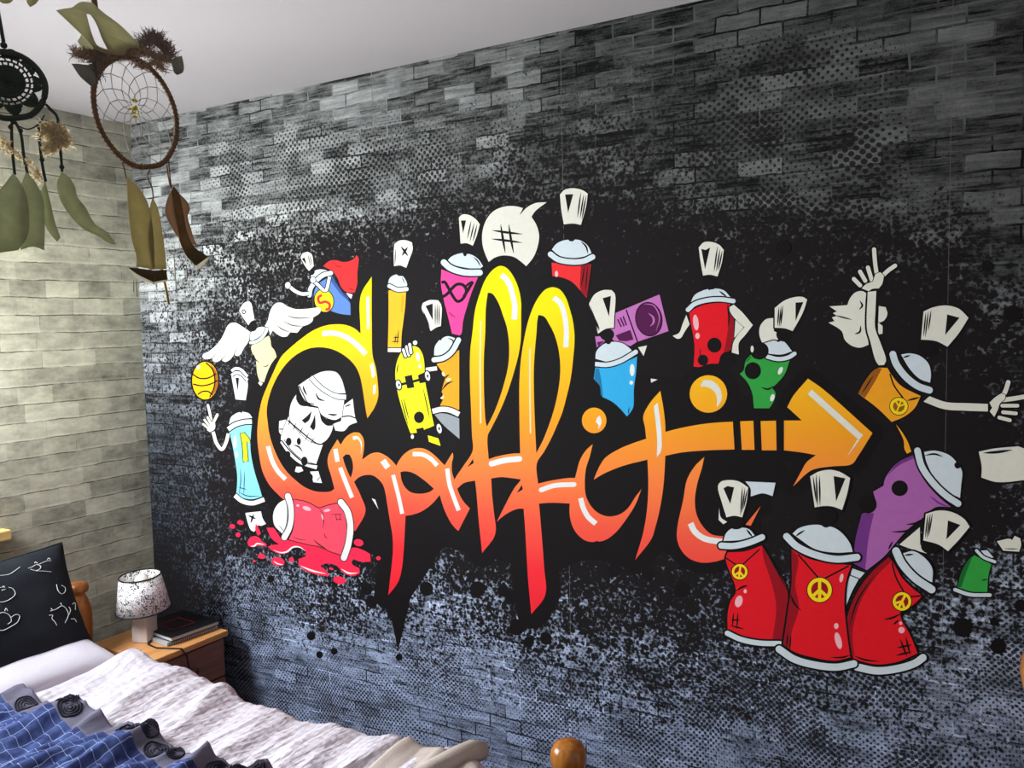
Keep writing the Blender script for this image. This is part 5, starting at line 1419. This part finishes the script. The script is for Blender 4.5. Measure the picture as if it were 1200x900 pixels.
def hair(name, pl, frame, path, n, length, spread, m, parent, bias=(0, 0), seed=1, wid=.45):
    rnd = random.Random(seed); ox, oy, sc = frame
    C_ = catmull(path, False, 8); bm = bmesh.new()
    for i in range(n):
        p = C_[int(rnd.random()*(len(C_)-1))]
        x = ox+p.x/sc+rnd.uniform(-1, 1)*spread; y = oy+p.y/sc+rnd.uniform(-1, 1)*spread
        a = rnd.uniform(0, 2*math.pi); ln = length*rnd.uniform(.5, 1.2)
        dx, dy = math.cos(a)*ln+bias[0]*rnd.random(), math.sin(a)*ln+bias[1]*rnd.random()
        o0, o1 = rnd.uniform(-.008, .008), rnd.uniform(-.014, .014)
        nx2, ny2 = -dy/ln*wid, dx/ln*wid; c1, c2 = rnd.uniform(-.25, .25), rnd.uniform(-.25, .25)
        mx2, my2 = x+dx*.55-dy*c1, y+dy*.55+dx*c1
        v = [bm.verts.new(pl(x+nx2, y+ny2, o0)), bm.verts.new(pl(x-nx2, y-ny2, o0)), bm.verts.new(pl(mx2-nx2*.7, my2-ny2*.7, (o0+o1)/2)), bm.verts.new(pl(mx2+nx2*.7, my2+ny2*.7, (o0+o1)/2)), bm.verts.new(pl(x+dx, y+dy, o1))]
        bm.faces.new(v[:4]); bm.faces.new((v[3], v[2], v[4]))
    return from_bm(name, bm, m, parent)

# ---- large brown one
C0 = (1.6, -1.127, 2.0); k = .001594
pl = Plane(C0, (-.155, .99, 0), k, 1/.70, (161, 131))
dcat = empty('dreamcatcher', C0); tag(dcat, 'large brown hoop dreamcatcher with pale hide and brown fur, right of the pair', 'dreamcatcher', None)
def ring(name, pl, c, r_, rad, m, parent, wob=.0):
    bm = bmesh.new(); pts = []
    for i in range(64):
        a = 2*math.pi*i/64; rr = r_*(1+wob*nz3(math.cos(a)*2, math.sin(a)*2))
        p = pl(c[0], c[1]); pts.append(p+pl.u*(rr*math.cos(a))+Vector((0, 0, rr*math.sin(a))))
    tube(bm, pts, rad, 8, 0, True); return from_bm(name, bm, m, parent)
RR = 62*k
hoop = ring('hoop', pl, (161, 131), RR, .0046, brownc, dcat, .02)
# cord winding round the hoop
bm = bmesh.new(); pts = []
for i in range(900):
    a = 2*math.pi*i/900; b_ = a*75
    c = pl(161, 131)+pl.u*(RR*math.cos(a)*(1+.02*nz3(math.cos(a)*2, math.sin(a)*2)))+Vector((0, 0, RR*math.sin(a)*(1+.02*nz3(math.cos(a)*2, math.sin(a)*2))))
    rad_ = (pl.u*math.cos(a)+Vector((0, 0, math.sin(a))))
    pts.append(c+rad_*(.0050*math.cos(b_))+pl.n*(.0050*math.sin(b_)))
tube(bm, pts, .0009, 5, 0, True); from_bm('hoop_wrap', bm, brownc, hoop)
# woven web
NW = 12; bm = bmesh.new(); levels = []
cen = pl(158, 127)
rads = [1, .80, .61, .43, .27, .13]
for L_, f_ in enumerate(rads):
    ring_ = []
    for i in range(NW):
        a = 2*math.pi*(i+(.5 if L_ % 2 else 0))/NW+.10*nz3(i*1.7, L_*2.1)
        e_ = pl(161, 131)*f_+cen*(1-f_)
        ring_.append(e_+pl.u*(RR*f_*math.cos(a))+Vector((0, 0, RR*f_*math.sin(a))))
    levels.append(ring_)
for L_ in range(len(rads)-1):
    A_, B_ = levels[L_], levels[L_+1]
    for i in range(NW):
        j = i if L_ % 2 == 0 else (i+1) % NW
        tube(bm, [A_[i], B_[j]], .00078, 5); tube(bm, [A_[i], B_[(j-1) % NW]], .00078, 5)
from_bm('web', bm, string, dcat)
bm = bmesh.new(); rn = random.Random(5)
for i in range(22):
    a, rr = rn.uniform(0, 6.28), rn.uniform(0, .011)
    p = cen+pl.u*(rr*1.0*math.cos(a))+Vector((0, 0, rr*1.5*math.sin(a)))+pl.n*rn.uniform(-.003, .003)
    bmesh.ops.create_icosphere(bm, subdivisions=1, radius=rn.uniform(.0018, .0034), matrix=Matrix.Translation(p))
from_bm('centre_beads', bm, beadm, dcat)
f7 = (70, 0, 7.5)
sheet('hide_strip', pl, f7, [(128,365),(180,328),(225,300),(290,225),(370,192),(440,240),(560,290),(640,340),(700,385),(712,420),(600,470),(560,540),(470,575),(355,580),(312,540),(220,455)], olive, dcat, o0=.002, bend=.012, holes=[[(314,308),(342,300),(366,338),(384,390),(396,440),(420,505),(440,545),(385,550),(345,520),(330,440),(320,370)]])
sheet('hide_strip', pl, f7, [(330,330),(385,380),(420,480),(470,560),(420,600),(340,585),(300,520),(330,450)], mat('light_hide', (196, 194, 168), .8, .1, trans=.4), dcat, o0=-.012, bend=.004)
sheet('hide_tab', pl, f7, [(210,742),(330,712),(372,720),(352,850),(320,888),(250,832)], hide_d, dcat, o0=.004, bend=.006)
sheet('hide_tab', pl, f7, [(960,425),(1010,380),(1060,348),(1072,430),(1040,510),(985,555),(962,540)], hide_d, dcat, o0=.006, bend=.008)
hair('fur_trim', pl, f7, [(250,640),(330,620),(420,600),(520,560),(600,500),(690,450),(780,420),(880,420),(960,430)], 1500, 7.5, 3.2, furm, dcat, seed=2)
hair('fur_trim', pl, f7, [(740,400),(800,330),(860,270),(900,300),(960,330),(960,420)], 900, 9.5, 4.6, furd, dcat, (0, -5), seed=3)
hair('fur_trim', pl, f7, [(330,610),(430,590),(380,680),(400,760)], 600, 6.5, 3.2, furd, dcat, (-2, 3), seed=4)
hair('fur_trim', pl, f7, [(660,500),(740,560),(850,480),(930,520)], 420, 5.5, 3.2, furm, dcat, (0, 2), seed=5)
cord('hanging_cord', pl, f7, [(372,-560),(384,-200),(388,0),(394,60)], .0026, brownc, dcat)
cord('hanging_loop', pl, f7, [(392,50),(402,130),(410,238)], .0052, brownc, dcat)
bm = bmesh.new(); lathe(bm, [(.016, 0), (.016, -.004), (.004, -.006), (.0035, -.03), (.006, -.034), (.002, -.038)], pl(70+372/7.5, 0)*0+Vector((pl(119.6, -75).x, pl(119.6, -75).y, CEIL-.0005)), 14); from_bm('ceiling_hook', bm, hookm, dcat)
g5 = (120, 180, 5)
for c_ in ([(112,60),(122,110),(128,150)], [(255,75),(240,110),(262,180),(266,240)], [(362,-10),(366,80),(372,160)], [(352,20),(356,80),(366,150)]): cord('feather_cord', pl, g5, c_, .0014, brownc, dcat)
def feather(nm, fr, body, band, tip, m, mb, par, o0, bend):
    o = sheet(nm, pl, fr, body, m, par, o0=o0, bend=bend)
    if band: sheet('dark_band', pl, fr, band, mb, o, o0=o0+bend+.0012, bend=.002)
    if tip: sheet('white_tip', pl, fr, tip, few, o, o0=o0+bend+.0005, bend=.002)
feather('feather', g5, [(122,145),(170,188),(222,285),(238,400),(236,520),(224,665),(130,655),(135,600),(122,500),(118,300)], [(85,664),(150,668),(212,672),(212,742),(130,702)], [(84,666),(130,700),(212,740),(216,756),(125,718)], fea, fed, dcat, .004, .008)
feather('feather', g5, [(265,232),(292,300),(305,400),(312,520),(306,655),(212,668),(205,500),(225,380),(245,290)], [(212,672),(300,662),(302,720),(212,742)], [(212,740),(302,714),(306,728),(216,756)], fea, fed, dcat, -.004, .010)
feather('feather', g5, [(367,148),(390,180),(402,300),(412,420),(435,490),(480,535),(525,566),(445,625),(400,570),(375,500),(360,400),(345,280),(350,200)], [(425,520),(480,536),(527,566),(446,627),(410,585)], [(527,566),(534,576),(472,640),(448,655),(446,626)], feb, fed, dcat, .006, .012)
sheet('feather_fluff', pl, g5, [(395,175),(440,235),(452,270),(428,320),(440,400),(470,500),(430,490),(405,400)], mat('tan_fluff', (146, 124, 104), .9, .05, trans=.55), dcat, o0=.004, bend=.012)
sheet('feather_fluff', pl, g5, [(345,180),(320,230),(305,330),(330,420),(365,470),(360,380),(348,260)], mat('tan_fluff', (146, 124, 104), .9, .05, trans=.55), dcat, o0=.008, bend=.010)
for c_ in ([(136,735),(134,800)], [(149,738),(151,828)], [(366,560),(370,798)], [(441,640),(437,716)]): cord('dangle', pl, g5, c_, .0008, brownc, dcat)
cord('dangle', pl, g5, [(290,650),(308,760),(322,870)], .0024, mat('ochre_ribbon', (164, 128, 50), .7, trans=.3), dcat)

# ---- small dark crocheted one at the left edge
C1 = (1.6, -1.363, 1.998); k1 = .00139
pl1 = Plane(C1, (.56, .83, 0), k1, 1, (10, 100))
dc2 = empty('dreamcatcher', C1); tag(dc2, 'small black crocheted dreamcatcher with dark feathers at the left edge', 'dreamcatcher')
pl_big = pl; pl = pl1
h2 = ring('hoop', pl, (10, 100), 38*k1, .0050, blackc, dc2, .03)
# crochet doily: rounds of loops
bm = bmesh.new()
c0 = pl(9, 96, .001)
def dpt(r_, a, o=0): return c0+pl.u*(r_*k1*math.cos(a))+Vector((0, 0, r_*k1*math.sin(a)))+pl.n*o
for r_ in (2, 5, 8, 11, 14, 17): tube(bm, [dpt(r_, 2*math.pi*i/40, .0006*math.sin(i*3)) for i in range(40)], .0026, 6, 0, True)
for r_, n_, w_ in ((21, 22, .0016), (26, 24, .0015)):
    tube(bm, [dpt(r_-2.5, 2*math.pi*i/48) for i in range(48)], .0014, 5, 0, True); tube(bm, [dpt(r_+2.3, 2*math.pi*i/48) for i in range(48)], .0016, 5, 0, True)
    for i in range(n_): a = 2*math.pi*i/n_; tube(bm, [dpt(r_-2.5, a), dpt(r_+2.5, a+.05)], w_, 5)
NP = 9
for i in range(NP):
    a = 2*math.pi*i/NP
    for q in (1., .74, .48, .22):
        tube(bm, [dpt(27+10*q*math.sin(math.pi*t/10), a+(t/10-.5)*2*math.pi/NP*.92*q) for t in range(11)], .0026, 5)
lathe(bm, [(.001, -.001), (.026, -.001), (.026, .001), (.001, .001)], (0, 0, 0), 32)
bm.verts.ensure_lookup_table()
for v in list(bm.verts)[-128:]: v.co = c0+pl.u*v.co.x+Vector((0, 0, v.co.y))+pl.n*v.co.z
from_bm('crochet_web', bm, blackc, dc2)
cord('hanging_cord', pl, (0, 0, 7.5), [(20,-1500),(26,-600),(28,0),(34,120),(50,280),(60,380)], .0030, blackc, dc2)
pq = pl(20/7.5, -200)
bm = bmesh.new(); lathe(bm, [(.016, 0), (.016, -.004), (.004, -.006), (.0035, -.03), (.006, -.034), (.002, -.038)], (pq.x, pq.y, CEIL-.0005), 14); from_bm('ceiling_hook', bm, hookm, dc2)
bm = bmesh.new(); bmesh.ops.create_icosphere(bm, subdivisions=2, radius=.0055, matrix=Matrix.Translation(pl(8, 54.5))); from_bm('bead', bm, blackc, dc2, True)
sheet('cloth_tab', pl, (0, 0, 7.5), [(-60,455),(60,455),(205,475),(208,512),(100,505),(-60,500)], blackc, dc2, o0=.006, bend=.001)
sheet('hide_leaf', pl, (0, 0, 7.5), [(260,-60),(262,30),(285,74),(330,35),(360,-20),(330,-70)], olive, dc2, o0=.004, bend=.006)
sheet('hide_leaf', pl, (0, 0, 7.5), [(-40,-60),(-20,10),(30,28),(80,54),(130,40),(165,-10),(120,-70)], olive, dc2, o0=-.004, bend=.006)
cord('thong', pl, (0, 0, 7.5), [(22,-420),(150,-300),(290,-150),(305,-40),(300,30)], .0016, olive, dc2, .004)
cord('thong', pl, (0, 0, 7.5), [(22,-400),(40,-250),(50,-90),(52,0)], .0016, olive, dc2, -.004)
h4 = (0, 110, 4.738)
for c_ in ([(70,150),(92,210),(100,330),(112,430)], [(180,160),(182,240),(188,370),(200,470)], [(235,60),(275,100),(282,200),(285,330),(286,410)], [(50,160),(46,300),(50,440)], [(225,40),(275,95)]): cord('feather_cord', pl, h4, c_, .0024, blackc, dc2)
cord('feather_cord', pl, h4, [(80,170),(130,185),(185,150),(215,100)], .0012, blackc, dc2)
bm = bmesh.new()
for x, y, r_ in ((286,385,.0042), (188,350,.0040), (92,195,.0040), (60,150,.0045), (45,180,.0040)): bmesh.ops.create_icosphere(bm, subdivisions=2, radius=r_, matrix=Matrix.Translation(pl(x/4.738, 110+y/4.738)))
from_bm('beads', bm, blackc, dc2, True)
sheet('feather', pl, h4, [(285,412),(320,442),(350,500),(356,552),(395,610),(440,705),(500,750),(545,822),(508,815),(450,775),(370,730),(300,640),(265,560),(257,480)], fel, dc2, o0=.004, bend=.008)
sheet('feather', pl, h4, [(198,465),(215,570),(236,700),(258,785),(240,810),(200,755),(176,680),(165,560)], fel, dc2, o0=-.004, bend=.010)
sheet('feather', pl, h4, [(110,425),(150,480),(182,560),(186,700),(175,862),(120,842),(60,862),(50,700),(70,540)], fel, dc2, o0=.010, bend=.006)
sheet('feather', pl, h4, [(48,440),(85,500),(110,600),(100,780),(50,865),(-60,885),(-80,620),(0,510)], fel, dc2, o0=.016, bend=.008)
hair('fluff', pl, h4, [(200,210),(240,160),(290,180),(260,220),(310,230),(250,260),(210,290)], 900, 8, 6, fluff, dc2, (0, 3), seed=8, wid=.8)
hair('fluff', pl, h4, [(0,250),(30,300),(150,400),(160,470)], 240, 6, 4, fluff, dc2, (0, 3), seed=9, wid=.8)

# ------------------------------------------------------------------ daylight, plus two added fill spots
def area(name, loc, rot, sx_, sy_, power, col):
    l = bpy.data.lights.new(name, 'AREA'); l.shape = 'RECTANGLE'; l.size = sx_; l.size_y = sy_; l.energy = power; l.color = col
    o = bpy.data.objects.new(name, l); COL.objects.link(o); o.location = loc; o.rotation_euler = rot; return o
area('window_daylight', (-.075, (WY0+WY1)/2, (WZ0+WZ1)/2), (0, R(-90), 0), WZ1-WZ0, WY1-WY0, 105, (.92, .97, 1.0))
def spot(name, loc, to, power, size, blend, rad, col):
    l = bpy.data.lights.new(name, 'SPOT'); l.energy = power; l.spot_size = R(size); l.spot_blend = blend; l.shadow_soft_size = rad; l.color = col
    o = bpy.data.objects.new(name, l); COL.objects.link(o); o.location = loc
    o.rotation_euler = (Vector(to)-Vector(loc)).to_track_quat('-Z', 'Y').to_euler(); return o
spot('fill_spot_by_window', (.12, -1.35, 1.62), (.85, 0, 1.15), 188, 160, .9, .30, (.92, .97, 1.0))  # added spot inside the window, brightens the left of the mural
spot('fill_spot_left_wall', (1.25, -1.5, 2.0), (0, -.74, 1.74), 88, 52, 1, .12, (.98, 1.0, .84))  # added lamp without a fixture, brightens the wall in place of lens glare

w = bpy.data.worlds.new('sky'); S.world = w; w.use_nodes = True
w.node_tree.nodes['Background'].inputs[0].default_value = (.75, .85, 1, 1); w.node_tree.nodes['Background'].inputs[1].default_value = 1.2

# ------------------------------------------------------------------ camera
cam = bpy.data.cameras.new('camera'); co = bpy.data.objects.new('camera', cam); COL.objects.link(co)
rv = Vector((.8596141479610044, .5104800666378536, -.02176277074935308)); uv = Vector((-.020272732833802574, .07663572914321973, .9968530389792349)); fv = Vector((-.5105414115708202, .8564677849073481, -.07622598301875008))
m3 = Matrix((rv, uv, -fv)).transposed()
co.matrix_world = Matrix.Translation((3.014184, -2.154823, 1.6)) @ m3.to_4x4()
cam.sensor_width = 36; cam.lens = 985.93*36/1200; cam.clip_start = .02
S.camera = co
S.view_settings.view_transform = 'Standard'; S.view_settings.look = 'None'; S.view_settings.gamma = 1; S.view_settings.use_curve_mapping = False
S.view_settings.exposure = 0.0
